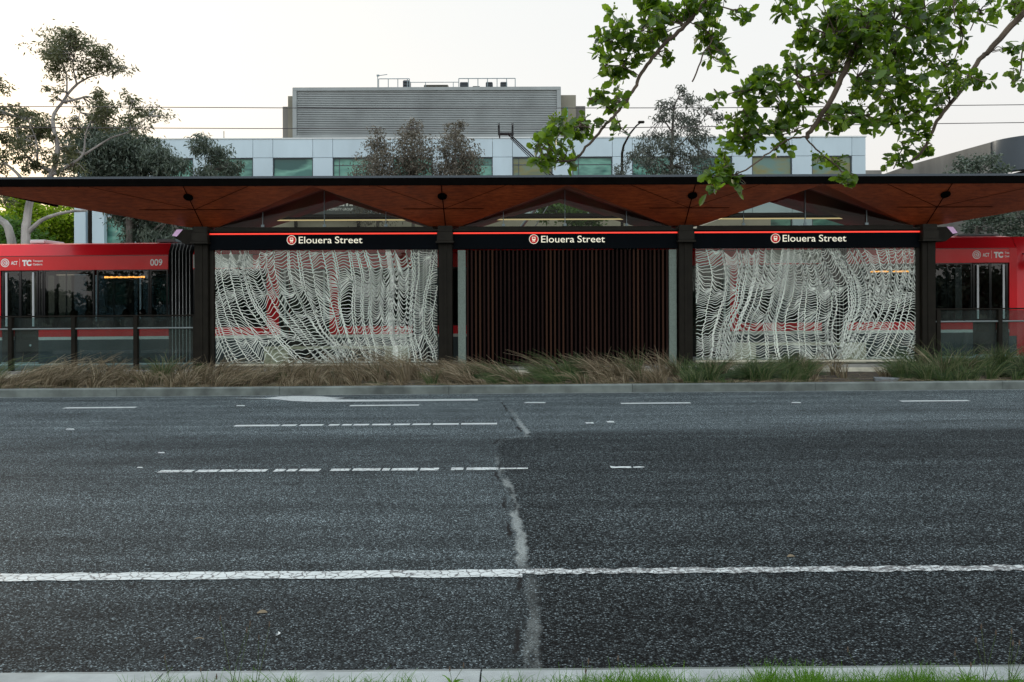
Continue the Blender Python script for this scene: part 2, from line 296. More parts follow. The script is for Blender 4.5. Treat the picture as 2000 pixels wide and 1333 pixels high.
# ------------------------------------------------------------------ mesh helper
WPOS = {}
def tag(o, label=None, cat=None, group=None, kind=None):
    if label: o['label'] = label
    if cat: o['category'] = cat
    if group: o['group'] = group
    if kind: o['kind'] = kind
    return o
def thing(name, label, cat, loc, group=None, kind=None):
    o = bpy.data.objects.new(name, None); COL.objects.link(o); o.location = loc; o.empty_display_size = .2
    WPOS[o] = Vector(loc); return tag(o, label, cat, group, kind)
class MB:
    def __init__(s): s.v = []; s.f = []
    def add(s, vs, fs):
        k = len(s.v); s.v += [tuple(v) for v in vs]; s.f += [tuple(i+k for i in f) for f in fs]; return s
    def box(s, x0, x1, y0, y1, z0, z1, c=0.0):
        if c <= 0:
            vs = [(x, y, z) for z in (z0, z1) for y in (y0, y1) for x in (x0, x1)]
            return s.add(vs, [(0, 2, 3, 1), (4, 5, 7, 6), (0, 1, 5, 4), (2, 6, 7, 3), (0, 4, 6, 2), (1, 3, 7, 5)])
        # chamfered box
        bm = bmesh.new(); bmesh.ops.create_cube(bm, size=1)
        for v in bm.verts: v.co = Vector(((x0+x1)/2+v.co.x*(x1-x0), (y0+y1)/2+v.co.y*(y1-y0), (z0+z1)/2+v.co.z*(z1-z0)))
        bmesh.ops.bevel(bm, geom=bm.edges[:], offset=c, segments=2, affect='EDGES')
        s.add([v.co[:] for v in bm.verts], [[v.index for v in f.verts] for f in bm.faces]) if not bm.verts.index_update() else 0
        bm.free(); return s
    def tube(s, pts, rad, n=8, cap=True):
        pts = [Vector(p) for p in pts]; k0 = len(s.v); m = len(pts)
        if not isinstance(rad, (list, tuple)): rad = [rad]*m
        up = None
        for i, p in enumerate(pts):
            t = (pts[min(i+1, m-1)]-pts[max(i-1, 0)]).normalized()
            if up is None: up = t.orthogonal().normalized()
            up = (up - t*up.dot(t)); up = up.normalized() if up.length > 1e-6 else t.orthogonal().normalized()
            b = t.cross(up)
            for j in range(n):
                a = 2*math.pi*j/n; s.v.append(tuple(p + (up*math.cos(a)+b*math.sin(a))*rad[i]))
        for i in range(m-1):
            for j in range(n):
                s.f.append((k0+i*n+j, k0+i*n+(j+1) % n, k0+(i+1)*n+(j+1) % n, k0+(i+1)*n+j))
        if cap:
            s.f.append(tuple(k0+j for j in range(n))[::-1]); s.f.append(tuple(k0+(m-1)*n+j for j in range(n)))
        return s
    def prism(s, poly, axis, a, b):
        """poly: 2-D points; axis 0: (y,z) along x; 1: (x,z) along y; 2: (x,y) along z"""
        def mk(p, t): return (t, p[0], p[1]) if axis == 0 else ((p[0], t, p[1]) if axis == 1 else (p[0], p[1], t))
        n = len(poly); vs = [mk(p, a) for p in poly] + [mk(p, b) for p in poly]
        fs = [tuple(range(n))[::-1], tuple(range(n, 2*n))] + [(i, (i+1) % n, n+(i+1) % n, n+i) for i in range(n)]
        return s.add(vs, fs)
    def ribbon(s, pts, wd, nrm):
        k0 = len(s.v); m = len(pts); pts = [Vector(p) for p in pts]; nrm = Vector(nrm)
        for i, p in enumerate(pts):
            t = (pts[min(i+1, m-1)]-pts[max(i-1, 0)])
            sd = t.cross(nrm); sd = sd.normalized() if sd.length > 1e-9 else Vector((1, 0, 0))
            ww = wd[i] if isinstance(wd, (list, tuple)) else wd
            s.v.append(tuple(p-sd*ww/2)); s.v.append(tuple(p+sd*ww/2))
        for i in range(m-1): s.f.append((k0+2*i, k0+2*i+1, k0+2*i+3, k0+2*i+2))
        return s
    def build(s, name, m, parent=None, tilt=False, smooth=False, label=None, cat=None, group=None, kind=None, recalc=True):
        o0 = WPOS.get(parent, Vector((0, 0, 0))) if parent else Vector((0, 0, 0))
        me = bpy.data.meshes.new(name)
        vs = [(v[0]-o0.x, v[1]-o0.y, v[2]-o0.z+(T*v[0] if tilt else 0)) for v in s.v]
        me.from_pydata(vs, [], s.f); me.update()
        if recalc:
            bm = bmesh.new(); bm.from_mesh(me); bmesh.ops.recalc_face_normals(bm, faces=bm.faces[:]); bm.to_mesh(me); bm.free()
        if smooth:
            for p in me.polygons: p.use_smooth = True
            try: me.set_sharp_from_angle(angle=R(40))
            except Exception: pass
        me.materials.append(M[m] if isinstance(m, str) else m)
        o = bpy.data.objects.new(name, me); COL.objects.link(o)
        if parent: o.parent = parent
        WPOS[o] = o0.copy()
        return tag(o, label, cat, group, kind)
def text_mb(body, x0, z0, width, cap, y, depth=.004, bold=.0, space=1.0):
    """lettering standing in an XZ plane facing -Y; x0,z0 = lower left of the capitals"""
    cu = bpy.data.curves.new('t', 'FONT'); cu.body = body; cu.size = 1; cu.extrude = 0; cu.offset = bold; cu.space_character = space; cu.resolution_u = 4
    ob = bpy.data.objects.new('t', cu); COL.objects.link(ob)
    dg = bpy.context.evaluated_depsgraph_get(); me = bpy.data.meshes.new_from_object(ob.evaluated_get(dg))
    xs = [v.co.x for v in me.vertices]; a, b = min(xs), max(xs)
    cu2 = [v.co.y for v in me.vertices]; kx = width/(b-a)
    kz = cap/.70
    mb = MB(); n = len(me.vertices)
    vs = [(x0+(v.co.x-a)*kx, y, z0+v.co.y*kz) for v in me.vertices]
    mb.add(vs, [tuple(p.vertices) for p in me.polygons])
    bpy.data.objects.remove(ob); bpy.data.curves.remove(cu); bpy.data.meshes.remove(me)
    return mb
def disc(mb, cx, cz, y, r, n=28, r0=0):
    if r0 <= 0:
        mb.add([(cx+r*math.cos(2*math.pi*i/n), y, cz+r*math.sin(2*math.pi*i/n)) for i in range(n)], [tuple(range(n))])
    else:
        vs = [(cx+q*math.cos(2*math.pi*i/n), y, cz+q*math.sin(2*math.pi*i/n)) for q in (r0, r) for i in range(n)]
        mb.add(vs, [(i, (i+1) % n, n+(i+1) % n, n+i) for i in range(n)])
    return mb
def rect(mb, x0, x1, z0, z1, y): return mb.add([(x0, y, z0), (x1, y, z0), (x1, y, z1), (x0, y, z1)], [(0, 1, 2, 3)])

# ================================================================== SETTING
def sheet(name, x0, x1, y0, y1, z, m, nx=1, **k):
    mb = MB(); mb.add([(x0, y0, z), (x1, y0, z), (x1, y1, z), (x0, y1, z)], [(0, 1, 2, 3)])
    return mb.build(name, m, tilt=True, kind='structure', **k)
sheet('ground', -600, 600, -300, 900, -.05, 'land')
sheet('road', -250, 250, 3.7, 17.6, 0, 'asphalt')
KF = 17.27; KN = 3.92
def kerb_run(joints, y0, y1, prof, m, name):
    mb = MB()
    for a, b in zip(joints[:-1], joints[1:]): mb.prism(prof, 0, a+.004, b-.004)
    return mb.build(name, m, tilt=True, kind='structure')
jx = [XX(p, KF) for p in (227, 545, 876, 1235, 1592, 1958)]
js = [jx[0]-3.3*i for i in range(12, 0, -1)] + jx + [jx[-1]+3.5*i for i in range(1, 12)]
kerb_run(js, 0, 0, [(KF, -.03), (KF, .145), (KF+.02, .165), (KF+.15, .168), (KF+.15, -.03)], 'kerb', 'kerb')
mb = MB(); mb.add([(-60, KF-.05, .004), (60, KF-.05, .004), (60, KF-.002, .004), (-60, KF-.002, .004)], [(0, 1, 2, 3)])
mb.build('gutter_edge', 'kerb_pale', tilt=True, kind='structure')
jn = [XX(p, KN) for p in (327, 938, 1450)]
js = [jn[0]-1.4*i for i in range(12, 0, -1)] + jn + [jn[-1]+1.4*i for i in range(1, 12)]
kerb_run(js, 0, 0, [(KN-.052, -.03), (KN-.052, .104), (KN-.06, .108), (KN-.20, .110), (KN-.20, -.03)], 'kerb_pale', 'near_kerb')
NL = [(KN+.10, -.03), (KN+.012, .080), (KN, .091), (KN-.05, .095), (KN-.05, -.03)]
mid_ = js.index(jn[1])
kerb_run(js[:mid_+1], 0, 0, NL, 'kerb_mid', 'near_kerb_lip'); kerb_run(js[mid_:], 0, 0, NL, 'kerb', 'near_kerb_lip')
sheet('verge', -60, 60, -60, KN-.19, .085, 'verge')
# planted bed between kerb and platform, gently uneven
mb = MB(); nx, ny = 300, 14; x0, x1, y0, y1 = -26, 26, KF+.14, 19.06
for j in range(ny+1):
    for i in range(nx+1):
        x = x0+(x1-x0)*i/nx; y = y0+(y1-y0)*j/ny
        mb.v.append((x, y, .135+.10*(j/ny)+.045*noise.noise((x*1.3, y*1.5, 0))))
for j in range(ny):
    for i in range(nx): k = j*(nx+1)+i; mb.f.append((k, k+1, k+nx+2, k+nx+1))
mb.build('garden_bed', 'soil', tilt=True, smooth=True, kind='structure')
PF = .405
mb = MB(); mb.box(-24, 24, 19.05, 21.62, -.05, PF-.02); mb.build('platform', 'paving', tilt=True, kind='structure')
mb = MB(); mb.box(-24, 24, 19.0, 19.28, -.05, PF-.07, .01); mb.build('platform_footing', 'cream_conc', tilt=True, kind='structure')
mb = MB(); mb.box(-24, 24, 21.28, 21.64, PF-.03, PF, .005); mb.build('platform_edge', 'white_alu', tilt=True, kind='structure')
sheet('track_bed', -120, 120, 21.62, 29.2, .02, 'ballast')
mb = MB()
for y in (22.4, 23.835, 26.4, 27.835): mb.box(-100, 100, y-.035, y+.035, .0, .10)
mb.build('rails', 'steel', tilt=True, kind='structure')
mb = MB(); mb.box(-24, 24, 29.1, 32.2, -.05, PF); mb.build('opposite_platform', 'paving', tilt=True, kind='structure')
sheet('far_road', -250, 250, 34.5, 44, .0, 'asphalt')

# ------------------------------------------------------------------ road markings
def mark(name, polys, m, label=None):
    mb = MB()
    for p in polys: mb.add([(a, b, .0045) for a, b in p], [tuple(range(len(p)))])
    o = mb.build(name, m, tilt=True, kind='structure', recalc=False); return o
def gp(px, py): v = gnd(px, py); return (v.x, v.y)
def rag(xa, xb, yc, wd, step=.12, jit=.012):
    """a painted strip with a slightly ragged edge"""
    out = []; n = max(1, int((xb-xa)/step)); lo = []; hi = []
    for i in range(n+1):
        x = xa+(xb-xa)*i/n; lo.append((x, yc-wd/2+random.uniform(-jit, jit))); hi.append((x, yc+wd/2+random.uniform(-jit, jit)))
    for i in range(n): out.append([lo[i], lo[i+1], hi[i+1], hi[i]])
    return out
ye = gnd(1000, 1121).y
mark('edge_line', rag(-12, .06, ye+.0, .155), 'paint')
mark('edge_line_worn', rag(.06, 14, ye+.03, .105, .05, .02), 'paint_worn')
ya = gnd(1000, 916).y
P = []
for a, b in ((310, 352), (356, 376), (384, 425), (429, 460), (464, 520), (535, 555), (560, 578), (584, 624), (645, 682), (688, 742), (746, 760), (764, 815), (820, 856), (880, 904), (910, 972), (976, 1030)):
    xa, xb = XX(a, ya), XX(b, ya); sk = .03
    q = rag(xa, xb, ya, .135 if b < 1000 else .07, .15, .008); P += q
mark('lane_dash', P, 'paint')
mark('lane_dash_remnant', rag(XX(1192, ya), XX(1232, ya), ya+.02, .11, .05, .03)+rag(XX(1236, ya), XX(1258, ya), ya+.02, .04, .05, .02), 'paint_fresh')
yb = gnd(1000, 828).y; P = []
for a, b in ((458, 545), (550, 578), (585, 630), (642, 662), (668, 686), (690, 720), (726, 762), (768, 800), (805, 840), (845, 895), (900, 970)):
    P += rag(XX(a, yb), XX(b, yb), yb, .15, .3, .006)
mark('lane_dash', P, 'paint_fresh')
mark('lane_dash_remnant', rag(XX(1143, yb), XX(1158, yb), yb, .13, .05, .03)+rag(XX(1186, yb), XX(1200, yb), yb+.1, .13, .05, .03), 'paint_fresh')
yc = gnd(1000, 790.5).y
P = []
for a, b in ((-410, -265), (125, 265), (683, 818), (1212, 1348), (1758, 1892), (2290, 2430)): P += rag(XX(a, yc), XX(b, yc), yc, .16, .4, .004)
mark('turn_lane_dash', P, 'paint_fresh')
mark('road_speck', [[gp(px-w_, py+.9), gp(px+w_, py+1.1), gp(px+w_*.8, py-.8), gp(px-w_*.7, py-.9)] for px, py, w_ in ((137, 839, 9), (315, 885, 7), (470, 793, 9), (273, 914, 6), (1045, 787, 22), (1555, 787, 10))], 'paint_fresh')
arrow = [(448, 778.2), (520, 778.3), (545, 775.2), (585, 774.2), (630, 775), (650, 777.2), (675, 778), (650, 779.8), (660, 781), (700, 781.5), (800, 781.3), (933, 780.2), (933, 783), (800, 784.2), (690, 785.2), (610, 785.6), (570, 784), (545, 781), (515, 779.4)]
mark('turn_arrow', [[gp(*p) for p in arrow]], 'paint_fresh')

# ================================================================== SHELTER
YW, YF, YB = 19.4, 18.2, 22.2
CX = [XX(p, YW) for p in (398, 871, 1337, 1808)]
MID = [(CX[i]+CX[i+1])/2 for i in range(3)]
EL, ER = CX[0]-4.75, CX[3]+4.75
ZB, ZF, ZE, ZT = 3.52, 4.27, 4.37, 4.42
sh = thing('tram_shelter', 'long folded red-timber canopy on four dark steel columns over the tram platform', 'shelter', (MID[1], YW, PF))
# roof
mb = MB(); mb.box(EL, ER, YF, YF+.06, ZF, ZT+.01, .004); mb.box(EL, EL+.06, YF+.06, YB, ZF+.04, ZT+.01); mb.box(ER-.06, ER, YF+.06, YB, ZF+.04, ZT+.01); mb.box(EL+.06, ER-.06, YB-.06, YB, ZE+.02, ZT+.08)
mb.build('fascia', 'black', sh)
mb = MB(); mb.box(EL+.03, ER-.03, YF+.03, YB-.03, ZT+.012, ZT+.06); mb.build('roof', 'zinc', sh)
HB = .34
for i, cx in enumerate(CX):
    xl = EL if i == 0 else MID[i-1]; xr = ER if i == 3 else MID[i]
    mb = MB()
    fl, fr = cx-1.5, cx+1.5
    if i == 0: fl = cx-2.2
    if i == 3: fr = cx+2.2
    A0, A1 = (cx-HB, YW-.02, ZB), (cx+HB, YW-.02, ZB)
    mb.add([A0, A1, (fr, YF+.02, ZF), (fl, YF+.02, ZF)], [(0, 1, 2, 3)])
    for (Aq, fx, ex) in ((A0, fl, xl), (A1, fr, xr)):
        mb.add([Aq, (fx, YF+.02, ZF), (ex, YF+.02, ZF), (ex, YW, ZE)], [(0, 1, 2), (0, 2, 3)])
    so = mb.build('soffit', 'soffit', sh, recalc=False)
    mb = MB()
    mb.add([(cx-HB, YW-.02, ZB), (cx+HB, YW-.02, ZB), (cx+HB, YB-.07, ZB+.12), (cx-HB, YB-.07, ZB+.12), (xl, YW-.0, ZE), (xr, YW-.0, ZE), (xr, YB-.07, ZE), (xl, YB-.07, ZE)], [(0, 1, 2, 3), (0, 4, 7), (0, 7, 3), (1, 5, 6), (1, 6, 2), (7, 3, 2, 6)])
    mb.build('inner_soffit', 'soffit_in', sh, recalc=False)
    # panel joints: thin dark battens just under the ply
    off = Vector((0, -.006, -.006))
    def L(p, q, wd=.014):
        p = Vector(p)+off; q = Vector(q)+off; jb = MB(); jb.ribbon([p, q], wd*1.4, (0, -.55, -.83)); jb.build('panel_joint', 'black', so, recalc=False)
    def lerp(a, b, t): return tuple(Vector(a).lerp(Vector(b), t))
    Ac = (cx, YW-.02, ZB); Fc = (cx, YF+.02, ZF)
    L(Ac, Fc)
    tl, tr = lerp(A0, (fl, YF+.02, ZF), .45), lerp(A1, (fr, YF+.02, ZF), .45)
    L(tl, tr)
    for (Aq, fx, ex, te) in ((A0, fl, xl, tl), (A1, fr, xr, tr)):
        L(lerp(Ac, Fc, .45), (cx+(fx-cx)*.9, YF+.02, ZF), .008)
        E = (ex, YW, ZE)
        L(te, lerp(Aq, E, .51), .010)
        L((fx, YF+.02, ZF), lerp(Aq, E, abs((fx-Aq[0])/(ex-Aq[0]))*.985), .012)
        if abs(ex-cx) > 4: L((fx+(ex-fx)*.5, YF+.02, ZF), lerp(Aq, E, .75), .010)
    # round recessed fitting
    t = (18.5-YF-.02)/(YW-.02-YF-.02); c0 = Vector((cx, 18.5, ZF+(ZB-ZF)*t))
    nrm = Vector((0, -(ZF-ZB), -(YW-YF-.04))).normalized(); u = Vector((1, 0, 0)); v_ = nrm.cross(u)
    hb = MB(); n = 24; hb.tube([c0+nrm*.004, c0+nrm*.03], .10, 24); hb.build('round_speaker', 'black', sh)
# columns, capitals, tie beams
for i, cx in enumerate(CX):
    z0 = PF-.1+T*cx
    mb = MB(); mb.box(cx-.15, cx+.15, YW-.16, YW+.16, z0, ZB-.30, .008)
    mb.box(cx-.03, cx+.03, YW-.175, YW-.162, z0, ZB-.32)
    c = mb.build('column', 'steel', sh)
    mb = MB(); mb.box(cx-.19, cx+.19, YW-.20, YW+.20, z0, z0+.03); mb.build('base_plate', 'steel', c)
    mb = MB(); mb.box(cx-.175, cx+.175, YW-.26, YW+.2, ZB-.34, ZB-.14, .012); mb.box(cx-.16, cx+.16, YW-.22, YW+.2, ZB-.14, ZB-.002, .01)
    mb.box(cx-.20, cx+.20, YW-.30, YW+.2, ZB-.385, ZB-.342, .006)
    mb.build('capital', 'steel_lt', sh)
# slim jamb beside outer columns
for x_ in (CX[0]+.195, CX[3]-.195):
    mb = MB(); mb.box(x_-.04, x_+.04, YW-.05, YW+.05, PF, ZB-.30); mb.build('jamb', 'steel_lt', sh)
for i in range(3):
    a, b = CX[i]+HB, CX[i+1]-HB; m = MID[i]
    gb = MB(); gb.add([(a+.06, YW+.01, ZB+.0), (b-.06, YW+.01, ZB+.0), (m, YW+.01, ZE-.03)], [(0, 1, 2)])
    g = gb.build('gable_glazing', 'glass', sh, recalc=False)
    fb = MB(); fb.box(a-.05, b+.05, YW-.03, YW+.05, ZB-.07, ZB-.005); fb.build('sill', 'steel_lt', g)
    for dx in (-1.37, 0, 1.37):
        mu = MB()
        hh = ZB + (ZE-.06-ZB)*(1-abs(dx)/(m-a)); mu.box(m+dx-.008, m+dx+.008, YW-.03, YW-.005, ZB, hh)
        mu.box(m+dx-.035, m+dx+.035, YW-.035, YW-.004, ZB, ZB+.05)
        mu.build('mullion', 'grey_blue', g)
    # lamp fitting and rear tie beam
    lp = MB(); lp.box(m-1.85, m+1.85, 21.27, 21.33, 3.848, 3.872); l = lp.build('lamp_strip', 'lamp', sh)
    lb = MB(); lb.box(m-1.9, m+1.9, 21.25, 21.35, 3.878, 3.93); lb.build('lamp_housing', 'steel_lt', l)
    tb = MB(); tb.box(m-1.75, m+1.75, 21.9, 22.0, 3.99, 4.07); tb.build('tie_beam', 'grey_blue', sh)
for s_, cx in ((-1, CX[0]), (1, CX[3])):   # lanterns at both ends
    la = thing('wall_lantern', ('dark wedge lantern with lilac lens on the leftmost column' if s_ < 0 else 'dark wedge lantern with lilac lens on the rightmost column'), 'lamp', (cx+s_*.16, YW, ZB-.3), 'lanterns at the shelter ends')
    e = cx+s_*.19
    mb = MB(); mb.prism([(e, ZB-.38), (e+s_*.20, ZB-.38), (e+s_*.44, ZB-.20), (e+s_*.22, ZB-.06), (e, ZB-.06)], 1, YW-.12, YW+.16); mb.build('housing', 'steel', la)
    ln = MB(); ln.add([(e+s_*.23, YW-.125, ZB-.065), (e+s_*.34, YW-.125, ZB-.07), (e+s_*.435, YW-.125, ZB-.20), (e+s_*.36, YW-.125, ZB-.215)], [(0, 1, 2, 3)])
    ln.prism([(e+s_*.23, ZB-.055), (e+s_*.36, ZB-.06), (e+s_*.46, ZB-.19), (e+s_*.44, ZB-.20)], 1, YW-.13, YW+.17)
    ln.build('lens', 'purple', la)

# ------------------------------------------------------------------ name signs
GL = ['left name board over the first line-patterned glass screen, nearest the tram number 009',
      'middle name board directly over the dark vertical timber slats',
      'right name board over the patterned glass screen below the overhanging leaves']
for i in range(3):
    a, b = CX[i]+.165, CX[i+1]-.165; y = YW-.10
    s = thing('station_sign', GL[i], 'sign', ((a+b)/2, YW, 3.1), 'station name boards along the shelter')
    mb = MB(); mb.box(a, b, y, YW+.08, 3.01, 3.405, .006); mb.build('board', 'navy', s)
    mb = MB(); mb.box(a, b, y-.006, YW+.02, 3.41, 3.447); mb.build('cover_strip', 'steel_lt', s)
    mb = MB(); mb.box(a+.01, b-.01, y-.018, y-.004, 3.342, 3.374, .004); mb.build('light_strip', 'led_red', s)
    z0 = at(646, 475.5, y).z
    t0 = (584, 1057.5, 1529)[i]; x0 = XX(t0, y)
    text_mb('Elouera', x0, z0, 64.6*y/F, .150, y-.004, bold=.003).build('lettering', 'letter', s, recalc=False)
    text_mb('Street', x0+70.7*y/F, z0, 53.6*y/F, .150, y-.004, bold=.003).build('lettering', 'letter', s, recalc=False)
    ic = XX((570, 1043, 1515)[i], y); iz = z0+.073
    e = disc(MB(), ic, iz, y-.004, .105).build('emblem', 'sign_red', s, recalc=False)
    g = disc(MB(), ic, iz, y-.007, .105, r0=.093)
    rect(g, ic-.038, ic+.038, iz+.038, iz+.052, y-.007); rect(g, ic-.038, ic-.024, iz-.025, iz+.038, y-.007); rect(g, ic+.024, ic+.038, iz-.025, iz+.038, y-.007)
    rect(g, ic-.024, ic+.024, iz-.025, iz+.004, y-.007)
    g.add([(ic-.030, y-.007, iz-.058), (ic-.018, y-.007, iz-.058), (ic-.004, y-.007, iz-.025), (ic-.016, y-.007, iz-.025)], [(0, 1, 2, 3)])
    g.add([(ic+.030, y-.007, iz-.058), (ic+.018, y-.007, iz-.058), (ic+.004, y-.007, iz-.025), (ic+.016, y-.007, iz-.025)], [(0, 1, 2, 3)])
    rect(g, ic-.02, ic+.02, iz-.050, iz-.043, y-.007)
    g.build('tram_symbol', 'letter', e, recalc=False)

# ------------------------------------------------------------------ patterned glass screens
def pattern(x0, x1, z0, z1, y, seed, sweep):
    rnd = random.Random(seed); W = x1-x0; H = z1-z0; mb = MB()
    def flow(u, t):
        k = sweep(u, t)
        k += .022*noise.noise((u*4+seed, t*2.2, 0)) + .012*noise.noise((u*13, t*5+seed, 3))*(.4+t) + .0022*math.sin(t*150+u*90)
        return u+k
    us = []; u = -.30
    while u < 1.25:
        us.append(u)
        if rnd.random() < .22: us.append(u+rnd.uniform(.006, .011))
        u += rnd.choice((.012, .018, .025, .034, .044, .056))*rnd.uniform(.85, 1.15)
    us.sort(); NS = 90
    S = [[(x0+W*flow(u, t/NS), z1-H*t/NS) for t in range(NS+1)] for u in us]
    def cl(p): return x0 <= p[0] <= x1 and z0 <= p[1] <= z1
    def rib(pts, wd):
        run = []
        for p in pts+[None]:
            if p is not None and cl(p): run.append((p[0], y, p[1]))
            else:
                if len(run) > 1: mb.ribbon(run, wd, (0, 1, 0))
                run = []
    for s_ in S: rib(s_, rnd.uniform(.014, .023))
    def ev(A, i):
        i = max(0, min(NS-1e-4, i)); j = int(i); f = i-j
        return (A[j][0]+(A[j+1][0]-A[j][0])*f, A[j][1]+(A[j+1][1]-A[j][1])*f)
    for k in range(len(S)-1):
        A, B = S[k], S[k+1]; i = rnd.uniform(0, 2); ph = rnd.uniform(0, 6)
        while i < NS:
            pa = ev(A, i); gap = abs(ev(B, i)[0]-pa[0])
            if gap < .028: i += 3; continue
            n1 = noise.noise((pa[0]*.9, pa[1]*1.0, seed+9.0)); n2 = noise.noise((pa[0]*1.7, pa[1]*1.9, seed+2.0))
            pb = ev(B, i+NS/H*gap*1.5*n2)
            sag = min(gap, .13)*(.42+1.7*n1); pts = []; n3 = noise.noise((pa[0]*2.3, pa[1]*2.6, seed+4.0))
            for q in range(12):
                w_ = q/11; pts.append((pa[0]+(pb[0]-pa[0])*w_, pa[1]+(pb[1]-pa[1])*w_-sag*4*w_*(1-w_)+gap*(.07+.25*abs(n3))*.6*math.sin((7+3*n3)*w_+ph+pa[1]*3)*math.sin(math.pi*w_)))
            rib(pts, .0105)
            i += max(1.25, 1.8+1.5*noise.noise((pa[0]*1.3+5, pa[1]*1.6, seed))+rnd.uniform(-.25, .35))
    return mb
def sweepL(u, t):
    return .30*(t**2.1)*math.exp(-((u-.22)/.26)**2) + .05*t*math.exp(-((u-.62)/.2)**2) - .05*math.sin(math.pi*t)*math.exp(-((u-1.0)/.1)**2)
def sweepR(u, t):
    return .06*math.sin(t*3.4+u*6)*math.exp(-((u-.3)/.3)**2) + .12*math.sin(math.pi*t*.9)*math.exp(-((u-.62)/.2)**2) - .16*t*t*math.exp(-((u-.85)/.2)**2)
for i, (pa, pb, nm, sw, sd) in enumerate(((420, 856, 'glass screen etched with swooping pale lines, left of the timber slats', sweepL, 3), (1358, 1789, 'glass screen etched with tangled whorls of pale lines, right of the timber slats', sweepR, 11))):
    x0, x1 = XX(pa, YW), XX(pb, YW); zt = 3.005; zb = .50+T*x0
    s = thing('glass_screen', nm, 'glass screen', ((x0+x1)/2, YW, PF), 'patterned glass screens of the shelter')
    mb = MB(); n = 3
    for k in range(n): mb.box(x0+(x1-x0)*k/n+.004, x0+(x1-x0)*(k+1)/n-.004, YW-.006, YW+.006, zb, zt)
    g = mb.build('pane', 'glass_art', s)
    pattern(x0+.01, x1-.01, zb+.01, zt-.005, YW-.011, sd, sw).build('line_pattern', 'vinyl', g, recalc=False)
    mb = MB(); mb.box(x0, x1, YW-.035, YW+.035, zb-.045, zb-.002, .004); mb.build('bottom_rail', 'cream_conc', s)
    for q_ in (x0+.1, (x0+x1)/2, x1-.2):
        mb = MB(); mb.box(q_, q_+.1, YW-.02, YW+.02, PF-.08+T*q_, zb-.047); mb.build('foot', 'steel', s)
# ------------------------------------------------------------------ timber slat screen
x0, x1 = XX(911, YW), XX(1305, YW)
s = thing('slat_screen', 'screen of dark vertical timber slats between two grey-green uprights, under the middle name board', 'screen', ((x0+x1)/2, YW, PF))
mb = MB(); n = 49
for k in range(n):
    x = x0+.03+(x1-x0-.06)*k/(n-1); wj = random.uniform(-.001, .001)
    mb.box(x-.0195, x+.0195, YW-.06+wj, YW-.01, .44, 2.995)
mb.build('slat', 'slat', s)
mb = MB(); mb.box(x0, x1, YW+.06, YW+.08, .44, 2.99); mb.build('backing', 'black', s)
for a, b in ((895, 910), (1305.5, 1320)):
    mb = MB(); mb.box(XX(a, YW), XX(b, YW), YW-.09, YW+.06, PF-.05, 2.985, .004); mb.build('upright', 'galv', s)
# ------------------------------------------------------------------ platform benches behind the screens
for i, (pa, pb, nm) in enumerate(((520, 800, 'pale timber-topped bench behind the left patterned glass'), (1425, 1685, 'pale timber-topped bench behind the right patterned glass'))):
    x0, x1 = XX(pa, 20), XX(pb, 20); z = PF+T*x0
    s = thing('platform_bench', nm, 'bench', ((x0+x1)/2, 20, z), 'benches on the platform')
    mb = MB(); mb.box(x0, x1, 19.75, 20.2, z+.40, z+.45, .01); mb.build('seat', 'cream_conc', s)
    for a, b in ((x0+.0, x0+.55), (x1-.55, x1)):
        mb = MB(); mb.box(a, b, 19.8, 20.15, z-.02, z+.398, .01); mb.build('leg', 'cream_conc', s)

# ------------------------------------------------------------------ balustrades
def balustrade(pxs, ypx_top, label, x_end0, x_end1, D):
    xs = [XX(p, D) for p in pxs]
    zt = PF+1.17; s = thing('glass_balustrade', label, 'balustrade', (sum(xs)/len(xs), D, PF), 'glass balustrades at the platform ends')
    for x in xs:
        mb = MB(); mb.box(x-.045, x+.045, D-.085, D+.03, PF-.12, zt, .005); mb.build('post', 'steel', s, tilt=True)
    mb = MB(); mb.box(x_end0, x_end1, D-.035, D+.035, zt+.002, zt+.035, .008); mb.build('top_rail', 'steel', s, tilt=True)
    mb = MB(); 
    e = [x_end0]+xs+[x_end1]
    mb.tube([(x_end0, D-.055, zt-.26), (x_end1, D-.055, zt-.26)], .02, 10); mb.build('mid_rail', 'rail_grey', s, tilt=True, smooth=True)
    for a, b in zip(e[:-1], e[1:]):
        if b-a > .3:
            g = MB(); g.box(a+.05, b-.05, D-.005, D+.005, PF-.02, zt-.012); g.build('pane', 'glass_rail', s, tilt=True)
balustrade((-100, 23, 146, 267, 383), 615, 'glass balustrade with bronze posts left of the shelter, in front of tram 009', XX(-220, 19.35), XX(396, 19.35), 19.35)
balustrade((1830, 1950, 2070), 600, 'glass balustrade with bronze posts right of the shelter, behind the tallest green tussock', XX(1815, 19.35), XX(2190, 19.35), 19.35)

